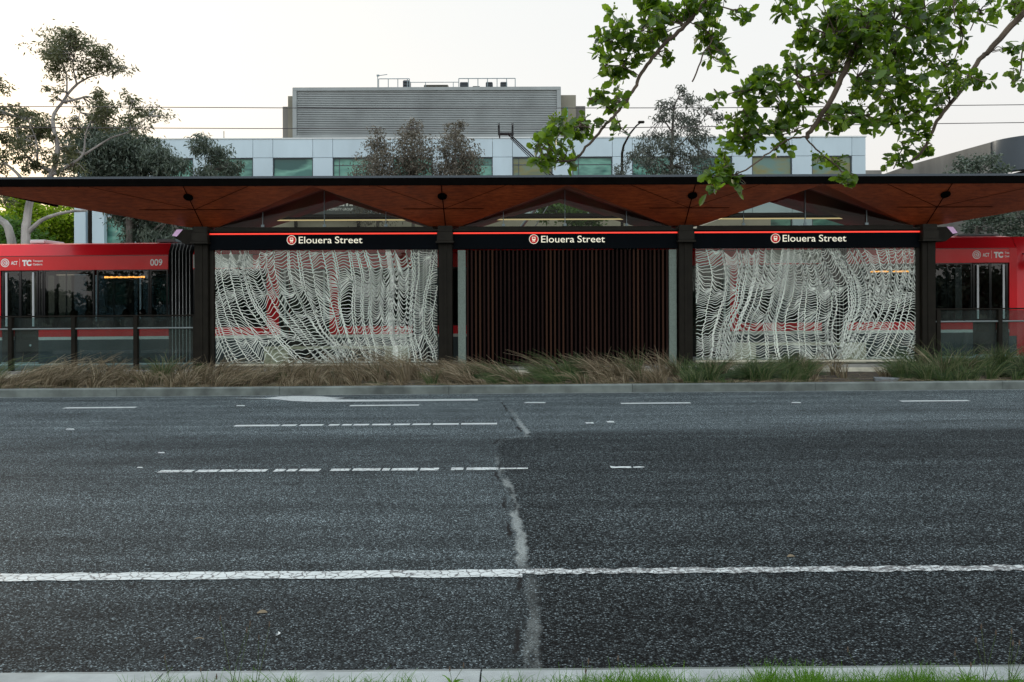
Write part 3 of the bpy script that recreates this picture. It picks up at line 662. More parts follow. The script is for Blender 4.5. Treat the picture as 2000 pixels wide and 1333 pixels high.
# ================================================================== TRAM
YT = 21.75; ST = F/YT; YT2 = YT+2.65
def TX(px): return (px-1000)/ST
tram = thing('tram', 'long red articulated tram with dark windows and slate blue skirt standing at the platform', 'tram', (TX(900), YT+1.3, .1))
ZR, ZC, ZWT, ZWB, ZWH, ZS = 3.39, 3.09, 2.73, 1.27, 1.02, .43
def tpart(mb, name, m, parent=tram, **k): return mb.build(name, m, parent, tilt=True, **k)
def body(pa, pb, doors, red_full=(), pale=(), nose=0):
    a, b = TX(pa), TX(pb)
    bd = MB()
    # side skins of both sides, with the window band left open
    for sgn, y in ((1, YT), (-1, YT2)):
        yi = y+.05*sgn; yc = y+.22*sgn
        lo, hi = min(y, yi), max(y, yi)
        bd.box(a, b, lo, hi, ZWT, ZC)
        bd.prism([(y, ZC+.004), (yi, ZC+.004), (yc+.03*sgn, ZR-.02), (yc, ZR)], 0, a, b)
    bd.add([(a, YT+.22, ZR), (b, YT+.22, ZR), (b, YT2-.22, ZR), (a, YT2-.22, ZR), (a, YT+.7, ZR+.06), (b, YT+.7, ZR+.06), (b, YT2-.7, ZR+.06), (a, YT2-.7, ZR+.06)], [(0, 1, 5, 4), (4, 5, 6, 7), (7, 6, 2, 3)])
    bo = tpart(bd, 'body', 'tram_red')
    # gasket line under the cove
    g = MB(); g.box(a, b, YT-.004, YT+.03, ZC-.012, ZC+.003); tpart(g, 'gutter', 'tram_black', bo)
    # glossy cant band
    cb = MB(); cb.box(a+.01, b-.01, YT-.008, YT-.001, ZWT+.005, ZC-.016); tpart(cb, 'cant_panel', 'tram_band', bo)
    ce = MB(); ce.box(a, b, YT+.3, YT2-.3, 2.86, 2.90); tpart(ce, 'ceiling', 'tram_in')
    fl = MB(); fl.box(a, b, YT+.04, YT2-.04, .40, .44); tpart(fl, 'floor', 'tram_floor')
    # lower side, split by doors
    cuts = sorted(doors); segs = []; x = pa
    for d0, d1 in cuts: segs.append((x, d0)); x = d1
    segs.append((x, pb))
    for s0, s1 in segs:
        if s1-s0 < 2: continue
        A, B = TX(s0), TX(s1)
        for y, sg in ((YT, 1), (YT2, -1)):
            q = MB(); q.box(A, B, min(y, y+.05*sg), max(y, y+.05*sg), ZWH+.045, ZWB); tpart(q, 'side_panel', 'tram_red', tram)
            q = MB(); q.box(A, B, min(y-.003*sg, y+.05*sg), max(y-.003*sg, y+.05*sg), ZWH-.03, ZWH+.042); tpart(q, 'white_stripe', 'tram_white', tram)
            q = MB(); q.box(A, B, min(y, y+.05*sg), max(y, y+.05*sg), .22, ZWH-.033); tpart(q, 'skirt', 'tram_blue', tram)
    for d0, d1 in cuts:
        A, B = TX(d0), TX(d1)
        for y, sg in ((YT, 1), (YT2, -1)):
            q = MB(); q.box(A+.01, B-.01, min(y+.01*sg, y+.05*sg), max(y+.01*sg, y+.05*sg), .44, 1.0); q.box(A+.01, A+.06, min(y+.01*sg, y+.05*sg), max(y+.01*sg, y+.05*sg), 1.0, ZWT-.02); q.box(B-.06, B-.01, min(y+.01*sg, y+.05*sg), max(y+.01*sg, y+.05*sg), 1.0, ZWT-.02); q.box((A+B)/2-.03, (A+B)/2+.03, min(y+.01*sg, y+.05*sg), max(y+.01*sg, y+.05*sg), 1.0, ZWT-.02)
            dd = tpart(q, 'door', 'tram_black', tram)
            q = MB(); q.box(A+.06, B-.06, y+.028*sg-.003, y+.028*sg+.003, 1.0, ZWT-.02); tpart(q, 'pane', 'glass_tram', dd)
            if sg == 1:
                q = MB(); q.box(A+.10, A+.15, y-.012, y+.004, 1.33, 2.68); q.box(B-.15, B-.10, y-.012, y+.004, 1.33, 2.68); tpart(q, 'edge_strip', 'handle', dd)
                q = disc(MB(), B-.2, .86, y-.004, .03, 12); tpart(q, 'button', 'handle', dd, recalc=False)
                q = MB(); q.box(A, B, y-.01, y+.05, .40, .437); tpart(q, 'door_sill', 'handle', dd)
    return a, b
def windows(lst):
    for pa, pb in lst:
        A, B = TX(pa), TX(pb)
        for y, sg in ((YT, 1), (YT2, -1)):
            q = MB()
            t = .035
            for bx in ((A, A+t, ZWB, ZWT), (B-t, B, ZWB, ZWT), (A+t, B-t, ZWB, ZWB+t), (A+t, B-t, ZWT-t, ZWT)): q.box(bx[0], bx[1], min(y+.004*sg, y+.045*sg), max(y+.004*sg, y+.045*sg), bx[2]+.002, bx[3]-.002)
            f = tpart(q, 'window_frame', 'tram_black', tram)
            q = MB(); q.box(A+t, B-t, y+.02*sg-.003, y+.02*sg+.003, ZWB+t, ZWT-t); tpart(q, 'pane', 'glass_tram', f)
def bellows(pa, pb):
    a, b = TX(pa), TX(pb); n = 7; bw = (b-a)/n
    mb = MB(); prof = []
    for i in range(n*2+1): prof.append((a+(b-a)*i/(2*n), YT+.03+(.11 if i % 2 else .0)))
    k0 = 0; vs = []
    for x, y in prof:
        dy = y-YT
        vs += [(x, y, .35), (x, y, 3.18), (x, y+.18, 3.42-dy*.5), (x, YT2-.18-dy, 3.42-dy*.5), (x, YT2-dy, 3.18), (x, YT2-dy, .35)]
    fs = []
    for i in range(len(prof)-1):
        for j in range(5): fs.append((i*6+j, i*6+j+1, i*6+6+j+1, i*6+6+j))
    mb.add(vs, fs); o = tpart(mb, 'bellows', 'rubber')
    e = MB()
    for i in range(n):
        if i == 0: continue
        x = a+(b-a)*i/n; e.tube([(x, YT+.022, .36), (x, YT+.022, 3.18), (x, YT+.19, 3.41)], .0085, 6)
    tpart(e, 'edging', 'rubber_edge', o)
body(-330, 329, [(3, 75), (-260, -180)]); windows([(-178, -60), (-58, 2), (76, 84), (85, 184), (189, 292), (293, 328)])
bellows(329, 377)
body(377, 805, [(547, 643)]); windows([(378, 410), (411, 519), (645, 720), (721, 804)])
bellows(805, 855)
body(855, 1200, []); windows([(856, 940), (941, 1110), (1111, 1199)])
bellows(1200, 1245)
body(1245, 1605, [(1330, 1425)]); windows([(1246, 1329), (1426, 1488), (1489, 1604)])
bellows(1605, 1655)
body(1655, 1985, [(1900, 1970)]); windows([(1656, 1740), (1741, 1899)])
def panel(pa, pb, z0, z1, m, nm):
    q = MB(); q.box(TX(pa), TX(pb), YT-.014, YT-.002, z0, z1); return tpart(q, nm, m)
panel(521, 545, ZWB-.2, ZWT-.01, 'tram_red', 'door_pillar'); panel(644, 662, ZWB-.2, ZWT-.01, 'tram_red', 'door_pillar')
panel(1426, 1442, ZWB-.2, ZWT-.01, 'tram_red', 'door_pillar'); panel(1971, 1986, .9, ZC, 'tram_red', 'door_pillar'); panel(-8, 2, 1.07, ZWT-.01, 'tram_red', 'door_pillar')
for a_, b_ in ((378, 494), (1495, 1604)):
    q = MB(); q.box(TX(a_), TX(b_), YT-.018, YT-.009, ZWT+.03, ZC+.002); q.box(TX(a_), TX(b_), YT+.05, YT+.06, ZC+.01, ZR-.03) if 0 else None
    tpart(q, 'pale_wrap', 'tram_pale')
# cab nose at each end, rounded
def cab(px, sgn):
    x0 = TX(px); mb = MB(); N = 10; rings = []
    prof = [(YT, .25), (YT, ZC), (YT+.22, ZR), (YT2-.22, ZR), (YT2, ZC), (YT2, .25)]
    yc = (YT+YT2)/2
    for i in range(N+1):
        t = i/N; x = x0+sgn*2.3*t; k = 1-.42*t**2.6
        rings.append([(x+sgn*(.35*(1-(z-.25)/3.1))*t*t, yc+(y-yc)*k, .25+(z-.25)*(1-.25*t**3)) for y, z in prof])
    vs = [p for r_ in rings for p in r_]; fs = [(i*6+j, i*6+j+1, i*6+7+j, i*6+6+j) for i in range(N) for j in range(5)] + [tuple(N*6+j for j in range(6))]
    mb.add(vs, fs); c = tpart(mb, 'cab', 'tram_red', smooth=True)
    q = MB(); q.box(min(x0+sgn*.35, x0+sgn*1.0), max(x0+sgn*.35, x0+sgn*1.0), YT-.012, YT+.1, 1.45, 2.55, .03); tpart(q, 'cab_window', 'tram_black', c)
    q = MB(); q.tube([(x0+sgn*.15, YT, 2.95), (x0+sgn*.25, YT-.18, 2.88)], .015, 6); q.box(min(x0+sgn*.2, x0+sgn*.45), max(x0+sgn*.2, x0+sgn*.45), YT-.26, YT-.14, 2.68, 2.9, .03); tpart(q, 'mirror', 'tram_black', c)
cab(1986, 1); cab(-331, -1)
# roof equipment
q = MB(); q.box(TX(32), TX(63), YT+.6, YT+1.6, ZR+.06, ZR+.16, .02); tpart(q, 'roof_box', 'white_alu')
q = MB(); q.box(TX(290), TX(328), YT+.5, YT+1.6, ZR+.06, ZR+.14, .02); tpart(q, 'roof_box', 'grey_blue')
q = MB(); q.box(TX(1890), TX(1975), YT+.5, YT+1.8, ZR+.06, ZR+.10, .02); tpart(q, 'roof_box', 'grey_blue')
# wheel bogies
for px in (-200, 230, 1020, 1760):
    x = TX(px); q = MB()
    for dx in (-.9, .9): q.tube([(x+dx, YT+.35, .40), (x+dx, YT2-.35, .40)], .28, 16)
    tpart(q, 'bogie', 'rubber')
# pantograph
YP = 23.1
pan = MB()
def P_(px, py, D=YP): return at(px, py, D)
knee = P_(1088, 352); foot = P_(1012, 452)
pan.tube([foot, knee], .045, 8); pan.tube([P_(1042, 448), P_(1078, 390), knee], .014, 6)
pq = pan.build('pantograph', 'grey_blue', tram)
up = MB(); hd = P_(993, 262)
for dy in (-.22, .22): up.tube([knee+Vector((0, dy, 0)), hd+Vector((0, dy*.6, 0))], .017, 6)
up.tube([knee+Vector((-.03, 0, -.10)), hd+Vector((.05, 0, -.12))], .010, 6)
for px in (975, 1001):
    c = P_(px, 254); up.tube([c+Vector((0, -.8, -.06)), c+Vector((0, -.6, 0.02)), c+Vector((0, .6, .02)), c+Vector((0, .8, -.06))], .02, 6)
    up.box(c.x-.025, c.x+.025, YP-.62, YP-.56, c.z-.26, c.z+.04)
up.box(hd.x-.22, hd.x+.14, YP-.05, YP+.05, hd.z-.03, hd.z+.03)
up.build('collector_arm', 'dark', pq)
# writing on the side
yq = YT-.012
def tz(y_, px): return at(px, y_, yq).z - T*XX(px, yq)
q = text_mb('009', XX(293.5, yq), tz(519, 305), 24*yq/F, 12.5*yq/F, yq, bold=.02); tpart(q, 'fleet_number', 'white', recalc=False)
for cxp, yp in ((10, 514), (1908, 498)):
    cz = tz(yp, cxp); X0 = XX(cxp, yq); e = disc(MB(), X0, cz, yq, .105, r0=.087)
    disc(e, X0, cz, yq, .068, r0=.052, n=20); rect(e, X0-.035, X0+.01, cz-.012, cz+.012, yq); disc(e, X0+.015, cz, yq, .034, 16, r0=.02)
    lg = tpart(e, 'operator_emblem', 'white', recalc=False)
    q = text_mb('ACT', X0+.15, cz-.045, .165, .085, yq, bold=.03); rect(q, X0+.365, X0+.371, cz-.10, cz+.10, yq)
    k = text_mb('TC', X0+.43, cz-.07, .23, .13, yq, bold=.06); q.add(k.v, k.f)
    k = text_mb('Transport', X0+.70, cz+.02, .245, .048, yq, bold=.02); q.add(k.v, k.f)
    k = text_mb('Canberra', X0+.70, cz-.065, .235, .048, yq, bold=.02); q.add(k.v, k.f)
    tpart(q, 'operator_lettering', 'white', recalc=False)
# amber destination displays, seen behind the panes
for pa, pb, py in ((204, 283, 542), (1700, 1776, 531)):
    q = MB(); D = YT+.012; z = at(pa, py, D).z-T*XX(pa, D); x = XX(pa, D); xe = XX(pb, D)
    while x < xe:
        wd = random.uniform(.03, .06); rect(q, x, min(xe, x+wd), z-.022+random.choice((0, .006)), z+.022-random.choice((0, .01)), D); x += wd+.007
    tpart(q, 'amber_display', 'led_amber', recalc=False)
# seats and poles inside
for px in (100, 135, 165, 205, 240, 275, 430, 480, 700, 760, 900, 980, 1060, 1150, 1270, 1300, 1450, 1500, 1550, 1700, 1750, 1800, 1850):
    x = TX(px); q = MB()
    for y0 in (YT+.15, YT2-1.05):
        q.box(x-.2, x+.2, y0, y0+.9, .80, .90, .03); q.box(x+.15, x+.23, y0, y0+.9, .9, 1.42, .03); q.box(x-.05, x+.05, y0+.4, y0+.5, .44, .80)
    tpart(q, 'passenger_seat', 'seat')
for px in (90, 187, 295, 420, 540, 650, 790, 1000, 1320, 1430, 1600, 1680, 1890, 1975):
    x = TX(px); q = MB(); q.tube([(x, YT+1.0, .44), (x, YT+1.0, 2.86)], .018, 8); tpart(q, 'grab_pole', 'handle')

# ------------------------------------------------------------------ people in the tram
def person(x, y, z, label, cloth, seated=True, face=-1):
    """continuous skinned figure; origin at the seat/feet"""
    root = thing('person', label, 'person', (x, y, z+T*x), 'passengers riding in the tram')
    me = bpy.data.meshes.new('body'); 
    if seated:
        hip = .48; V = [(0, 0, hip, .13), (0, 0, hip+.22, .125), (0, 0, hip+.44, .14), (0, 0, hip+.54, .055), (0, 0, hip+.60, .055)]
        legs = [[(s*.09, .0, hip-.01, .085), (s*.10, face*.42, hip-.0, .065), (s*.10, face*.44, .09, .042), (s*.10, face*.60, .05, .038)] for s in (-1, 1)]
        arms = [[(s*.19, 0, hip+.46, .05), (s*.23, face*.06, hip+.20, .042), (s*.14, face*.28, hip+.10, .032), (s*.10, face*.36, hip+.09, .028)] for s in (-1, 1)]
    else:
        hip = .90; V = [(0, 0, hip, .13), (0, 0, hip+.25, .12), (0, 0, hip+.46, .14), (0, 0, hip+.57, .055), (0, 0, hip+.63, .055)]
        legs = [[(s*.09, 0, hip-.05, .085), (s*.10, face*.02, .48, .06), (s*.10, 0, .08, .04), (s*.10, face*.15, .04, .036)] for s in (-1, 1)]
        arms = [[(s*.20, 0, hip+.48, .05), (s*.25, 0, hip+.20, .04), (s*.24, face*.10, hip-.02, .03), (s*.24, face*.13, hip-.10, .026)] for s in (-1, 1)]
    vs = []; es = []; rs = []
    def put(p): vs.append(p[:3]); rs.append(p[3]); return len(vs)-1
    prev = None; tor = []
    for p in V:
        k = put(p); tor.append(k)
        if prev is not None: es.append((prev, k))
        prev = k
    for ch, root_i in ((legs[0], 0), (legs[1], 0), (arms[0], 2), (arms[1], 2)):
        pr = tor[root_i]
        for p in ch: k = put(p); es.append((pr, k)); pr = k
    me.from_pydata(vs, es, []); me.materials.append(M[cloth])
    o = bpy.data.objects.new('body', me); COL.objects.link(o); o.parent = root
    sk = o.modifiers.new('skin', 'SKIN'); sub = o.modifiers.new('sub', 'SUBSURF'); sub.levels = 1; sub.render_levels = 1
    for i, r_ in enumerate(rs): me.skin_vertices[0].data[i].radius = (r_, r_)
    me.skin_vertices[0].data[0].use_root = True
    hz = V[-1][2]+.10
    bm = bmesh.new(); bmesh.ops.create_icosphere(bm, subdivisions=3, radius=1)
    for v in bm.verts:
        c = v.co; fr = c.y*face; z_ = c.z; xx = c.x
        if z_ < 0: xx *= 1-.28*abs(z_)
        bump_ = .018*math.exp(-((c.x/.18)**2+((z_+.10)/.28)**2)) if fr > .7 else 0
        eye = -.006*math.exp(-(((abs(c.x)-.36)/.16)**2+((z_-.08)/.12)**2)) if fr > .5 else 0
        v.co = Vector((xx*.078, c.y*.098+face*(bump_+eye), hz+z_*.120))
    m_ = bpy.data.meshes.new('head'); bm.to_mesh(m_); bm.free(); m_.materials.append(M['skin'])
    for p in m_.polygons: p.use_smooth = True
    h = bpy.data.objects.new('head', m_); COL.objects.link(h); h.parent = root
    bm = bmesh.new(); bmesh.ops.create_icosphere(bm, subdivisions=3, radius=1)
    for v in bm.verts: v.co = Vector((v.co.x*.087, v.co.y*.104-face*.014, hz+.014+v.co.z*.122))
    bmesh.ops.delete(bm, geom=[v for v in bm.verts if (v.co.y*face > .035 and v.co.z < hz+.07) or v.co.z < hz-.08], context='VERTS')
    m_ = bpy.data.meshes.new('hair'); bm.to_mesh(m_); bm.free(); m_.materials.append(M['hair'])
    for p in m_.polygons: p.use_smooth = True
    h = bpy.data.objects.new('hair', m_); COL.objects.link(h); h.parent = root
for px, lab, cl, st, yo in ((122, 'seated passenger in dark clothes behind the first wide window left of the number 009', 'cloth_black_', True, .55),
                        (150, 'seated passenger in a red top beside the darkest figure in the left wide window', 'cloth_red_', True, .6),
                        (228, 'seated passenger in a grey top under the amber display of the left carriage', 'cloth_grey', True, .5),
                        (258, 'seated passenger in navy right of the grey-topped passenger under the left amber display', 'cloth_navy_', True, .6),
                        (282, 'seated passenger nearest the bellows in the left carriage window, dark clothes', 'cloth_black_', True, .5),
                        (382, 'standing passenger in orange glimpsed between the bellows and the leftmost column', 'cloth_orange', False, .7),
                        (1945, 'standing passenger in a pinkish top behind the right-hand tram door', 'cloth_pink', False, .8)):
    person(TX(px), YT+yo, (.44 if st is False else .44), lab, cl, st)

# ------------------------------------------------------------------ overhead wires
for i, (ya_, D, pts, lab) in enumerate(((0, 23.1, [(-300, 206.5), (700, 212), (1400, 211), (2300, 202)], 'upper thin dark overhead tram wire crossing the whole sky'), (1, 23.1, [(-300, 248), (500, 251.5), (1200, 250), (2300, 236)], 'lower thin dark overhead tram wire touched by the pantograph'))):
    P = [at(px, py, D) for px, py in pts]; Q = []
    for k in range(25):
        t = k/24*3; j = min(2, int(t)); Q.append(P[j].lerp(P[j+1], t-j))
    mb = MB(); mb.tube(Q, .011, 5); mb.build('overhead_wire', 'wire', label=lab, cat='wire', group='overhead wires of the tramway')

# ================================================================== OPPOSITE SHELTER
s = thing('opposite_shelter', 'low dark-roofed shelter on the far platform, glimpsed behind the tram', 'shelter', (1.2, 30.8, PF))
mb = MB(); mb.box(-11, 13.5, 29.3, 32.4, 4.02, 4.2, .02); mb.build('roof', 'black', s)
mb = MB(); mb.box(-10.6, 13.1, 29.4, 32.2, 3.96, 4.015); mb.build('soffit', 'soffit', s)
for x in (-6.9, -1.5, 3.85, 9.2):
    mb = MB(); mb.box(x-.15, x+.15, 31.4, 31.7, PF-.1, 3.955); mb.build('column', 'steel', s)
mb = MB()
for a, b in ((-6.7, -1.7), (4.05, 9.0)): mb.box(a, b, 31.54, 31.56, .6, 3.3)
mb.build('glazing', 'glass', s)
mb = MB(); mb.box(-1.3, 3.65, 31.5, 31.58, .5, 3.4); mb.build('back_panel', 'beige', s)
mb = MB(); mb.box(-6.7, 9.0, 31.45, 31.65, 3.42, 3.8); mb.build('beam', 'beige', s)

# ================================================================== OFFICE BUILDING
DB = 52.0; SB = F/DB
def BX(px): return (px-1000)/SB
def BZ(py): return CZ+(600-py)/SB
bl, br = BX(152), BX(1692); top = BZ(270.5)
ob = thing('office_building', 'three-storey office block clad in pale blue-white panels with a louvred plant room on top', 'building', ((bl+br)/2, DB+8, 0))
mb = MB(); mb.box(bl, br, DB+.25, DB+22, -1, top-.15); mb.build('wall', 'clad_join', ob)
# window openings grid
per = 117.0/SB; xs = []; x = BX(183)
k = 0
while x < br-2.6: xs.append(x); x += per
wz = [(BZ(307)-1.75, BZ(307)), (BZ(307)-5.25, BZ(307)-3.5), (BZ(307)-8.75, BZ(307)-7.0)]
g = .012
pan = MB()
hs = []                       # horizontal bands
cols = [bl]
for x in xs: cols += [x, x+78/SB]
cols.append(br)
rows = [(top-35.5/SB, top)]
zc_ = top-35.5/SB
for (a_, b_) in wz:
    rows.append(('w', a_, b_)); 
bandz = [(wz[0][1]+.0, top)] + [(wz[1][1], wz[0][0]), (wz[2][1], wz[1][0]), (-1, wz[2][0])]
for (z0, z1) in bandz:
    for a_, b_ in zip(cols[:-1], cols[1:]):
        pan.box(a_+g, b_-g, DB, DB+.2, z0+g, z1-g)
for (z0, z1) in wz:
    for j in range(0, len(cols)-1, 2):
        pan.box(cols[j]+g, cols[j+1]-g, DB, DB+.2, z0+g, z1-g)
pan.build('cladding', 'clad', ob)
mb = MB(); mb.box(bl-.05, br+.05, DB-.03, DB+.4, top, top+.07); mb.build('coping', 'white_alu', ob)
for r_, (z0, z1) in enumerate(wz):
    for j, x in enumerate(xs):
        w1 = x+78/SB; f = MB(); t = .05
        for bx in ((x+g, x+t, z0, z1), (w1-t, w1-g, z0, z1), (x+t, w1-t, z0, z0+t), (x+t, w1-t, z1-t, z1)): f.box(bx[0], bx[1], DB+.06, DB+.22, bx[2], bx[3])
        fo = f.build('window', 'zinc', ob)
        q = MB(); q.box(x+t, w1-t, DB+.14, DB+.16, z0+t, z1-t)
        q.build('pane', random.choice(('win_teal', 'win_reflect', 'win_teal')) if j > 3 else 'win_teal', fo)
        if r_ == 0 and j in (4, 5, 6, 7, 8, 10): 
            q = MB(); q.box(x+t+.3, x+t+.34, DB+.12, DB+.139, z0+t, z1-t); q.box(x+t, w1-t, DB+.12, DB+.139, z1-t-.42, z1-t-.38); q.build('glazing_bar', 'zinc', fo)
# shop-level render and pilasters
for px0, px1 in ((152, 174), (182, 210)):
    mb = MB(); mb.box(BX(px0), BX(px1), DB-.4, DB-.02, -1, BZ(395)); mb.build('pilaster', 'clad', ob)
mb = MB(); mb.box(BX(420), BX(1500), DB-.6, DB-.02, -1, BZ(424)); mb.build('ground_floor_front', 'beige', ob)
# plant room (behind)
DPn = 60.0; SPn = F/DPn
def QX(px): return (px-1000)/SPn
def QZ(py): return CZ+(600-py)/SPn
def QU(py): return CZ+(600-py)*(DPn+1.2)/F
pl, pr, pt, pbm = QX(573), QX(1097), QZ(170), QZ(285)
mb = MB(); mb.box(pl, pr, DPn+.3, DPn+8, pbm-2, pt-.1)
mb.build('plant_room_wall', 'clad_join', ob)
lv = MB(); z0, z1 = QZ(264), QZ(177); n = 25
for k in range(n):
    z = z0+(z1-z0)*(k+.5)/n; h_ = (z1-z0)/n
    lv.box(pl+.285, pr-.285, DPn+.03, DPn+.12, z-h_*.36, z+h_*.30)
lv.build('louvre', 'louvre', ob)
mb = MB(); mb.box(pl, pr, DPn-.05, DPn+.25, QZ(177), pt, .02); mb.box(pl, pl+.28, DPn-.05, DPn+.25, z0, QZ(177)-.003); mb.box(pr-.28, pr, DPn-.05, DPn+.25, z0, QZ(177)-.003); mb.box(pl, pr, DPn-.05, DPn+.25, pbm-1, z0-.003)
mb.build('plant_room_frame', 'louvre', ob)
for a_, b_, t_, y_, m_ in ((558, 573, 181, .8, 'conc_tan'), (543, 558, 198, 1.4, 'conc_dark'), (1097, 1128, 181, .8, 'conc_tan'), (1128, 1148, 199, 1.4, 'conc_dark')):
    mb = MB(); mb.box(QX(a_), QX(b_), DPn+y_, DPn+6, pbm-2, QZ(t_)); mb.build('stair_tower', m_, ob)
mb = MB(); mb.box(QX(1102), QX(1112), DPn+.76, DPn+.8, QZ(225), QZ(205)); mb.build('tower_window', 'win_teal', ob)
# roof furniture
mb = MB(); zr = QU(155)
for a_, b_ in ((737, 798), (896, 1008)):
    mb.tube([(QX(a_), DPn+1, zr), (QX(b_), DPn+1, zr)], .03, 5)
    for k in range(int((b_-a_)/19)+2):
        px = min(b_, a_+19*k); mb.tube([(QX(px), DPn+1, pt-.1), (QX(px), DPn+1, zr)], .03, 5)
mb.tube([(QX(798), DPn+1, QU(162)), (QX(896), DPn+1, QU(162))], .025, 5)
for px in (830, 885): mb.tube([(QX(px), DPn+1, pt-.1), (QX(px), DPn+1, QU(162))], .025, 5)
mb.build('roof_railing', 'grey_blue', ob)
for a_, b_, t_ in ((783, 797, 154), (897, 914, 158), (949, 963, 158), (978, 992, 158), (825, 874, 163), (922, 938, 166)):
    mb = MB(); mb.box(QX(a_), QX(b_), DPn+1.5, DPn+2.3, pt-.1, QU(t_), .04); u_ = mb.build('roof_unit', 'conc_tan' if a_ == 825 else 'zinc', ob)
    g_ = MB(); 
    for k in range(4): zz = pt+.1+k*(QU(t_)-pt-.1)/4; g_.box(QX(a_)+.06, QX(b_)-.06, DPn+1.46, DPn+1.497, zz, zz+.05)
    g_.build('grille', 'dark', u_)
mb = MB(); mb.tube([(QX(735), DPn+1, pt-.1), (QX(735), DPn+1, QU(147))], .03, 5); mb.tube([(QX(735), DPn+1, QU(149)), (QX(754), DPn+1, QU(146.5))], .025, 5); mb.box(QX(733), QX(738), DPn+.95, DPn+1.05, QU(150), QU(147)); mb.build('antenna', 'grey_blue', ob)
mb = MB(); mb.tube([(BX(417), DB+2, top-.1), (BX(417), DB+2, BZ(241))], .03, 5); mb.build('antenna', 'grey_blue', ob)
# hoarding
D = DB-1.0
s = thing('advertising_board', 'dark grey property board with white lettering behind the left gable glazing', 'sign', (XX(650, D), D, 0))
xa, xb, za, zb_ = XX(560, D), XX(716, D), at(640, 421, D).z, at(640, 376, D).z
mb = MB(); mb.box(xa, xb, D, D+.12, za, zb_, .01); mb.build('board', 'board', s)
for x in (xa+.5, xb-.5):
    mb = MB(); mb.box(x-.08, x+.08, D+.13, D+.3, -1, za+.8); mb.build('post', 'steel', s)
text_mb('ident', XX(640, D), at(640, 402.5, D).z, 50*D/F, 15*D/F, D-.01, bold=.03).build('lettering', 'white', s, recalc=False)
text_mb('PROPERTY GROUP', XX(640, D), at(640, 411.5, D).z, 50*D/F, 4.6*D/F, D-.01, bold=.01).build('lettering', 'white', s, recalc=False)
# lamp post with curved arm
D = 46
s = thing('street_lamp', 'slender street lamp with a curved arm, left of the big grey-green tree', 'street lamp', (XX(1215, D), D, 0))
mb = MB(); pts = [at(1215, 560, D), at(1215, 300, D), at(1218, 285, D), at(1230, 262, D), at(1243, 246, D), at(1252, 239, D)]
pts[0].z = 0; mb.tube(pts, [.10, .07, .06, .05, .04, .04], 8); mb.build('pole', 'steel', s, smooth=True)
p = pts[-1]; mb = MB(); mb.box(p.x-.16, p.x+.18, D-.1, D+.1, p.z-.06, p.z+.06, .03); mb.build('lamp_head', 'steel', s)
D = 36
s = thing('steel_pole', 'tall brown steel tramway pole in front of the white pilasters', 'pole', (XX(175.5, D), D, 0))
mb = MB(); a_ = at(175.5, 385, D); mb.tube([(a_.x, D, -.1), (a_.x, D, a_.z)], .085, 10); mb.build('shaft', 'steel', s, smooth=True)
mb = MB(); mb.tube([(a_.x, D, a_.z-.15), (a_.x, D, a_.z-.05)], .11, 10); mb.build('cap', 'steel', s)

# ------------------------------------------------------------------ concrete building on the right
cb_ = thing('concrete_building', 'weathered grey concrete building with a rounded blue-grey parapet corner at the right edge', 'building', (30, 52, 0))
W0 = at(1783, 322, 55); W1 = at(1940, 278, 47.6)
rad = 3.0; path = [(W0.x, W0.y), (W1.x, W1.y)]
dv = Vector((W1.x-W0.x, W1.y-W0.y)).normalized(); zt_ = (W0.z+W1.z)/2
mb = MB()
prof = [(W0.x, W0.y), (W1.x, W1.y), (W1.x+9, W1.y+1), (W1.x+9, W0.y+12), (W0.x, W0.y+12)]
mb.prism(prof, 2, -1, zt_-2.6); 
mb.prism([(W0.x-.15, W0.y), (W1.x-.15, W1.y), (W1.x+.3, W1.y+.2), (W0.x+.5, W0.y+12), (W0.x-.15, W0.y+12)], 2, zt_-2.55, zt_)
mb.build('wall', 'conc_dark', cb_)
mb = MB(); arc = []
for k in range(11):
    a_ = math.pi-(math.pi/2)*k/10; arc.append((W1.x-.12+rad+rad*math.cos(a_), W1.y-.02-rad*math.sin(a_)*.9))
outer = arc+[(W1.x+24, arc[-1][1])]
inner = [(W1.x+24, arc[-1][1]+.6)]+[(x+.35, y+.6) for x, y in arc[::-1]]
mb.prism(outer+inner, 2, zt_-1.75, zt_+.02)
mb.build('parapet', 'zinc', cb_, smooth=True)
mb = MB(); mb.box(W1.x+.7, W1.x+22, W1.y-1.6, W1.y-.2, zt_-2.5, zt_-1.8); mb.build('recess', 'dark', cb_)
mb = MB(); mb.box(W1.x+.9, W1.x+22, W1.y-1.5, W1.y-.2, zt_-3.3, zt_-2.52); mb.build('spandrel', 'beige', cb_)
mb = MB(); mb.box(W1.x-.0, W1.x+22, W1.y-2.2, W1.y-.25, -1, 5.0)
mb.build('lower_storey', 'conc_tan', cb_)
mb = MB()
for k in range(9): mb.box(W1.x+.5+k*2.3, W1.x+2.2+k*2.3, W1.y-2.26, W1.y-2.21, 2.0, 4.6)
mb.build('window_opening', 'dark', cb_)
D = 62
s = thing('low_roof', 'low flat grey roof between the two buildings', 'building', (XX(1707, D), D, 0))
a_ = at(1693, 333, D); b_ = at(1722, 333, D); mb = MB(); mb.box(a_.x-.5, b_.x, D, D+8, -1, a_.z); mb.build('wall', 'conc_dark', s)
c_ = at(1783, 340, D); mb = MB(); mb.box(b_.x+.01, c_.x+1, D+.5, D+8, -1, c_.z); mb.build('annex', 'conc_tan', s)

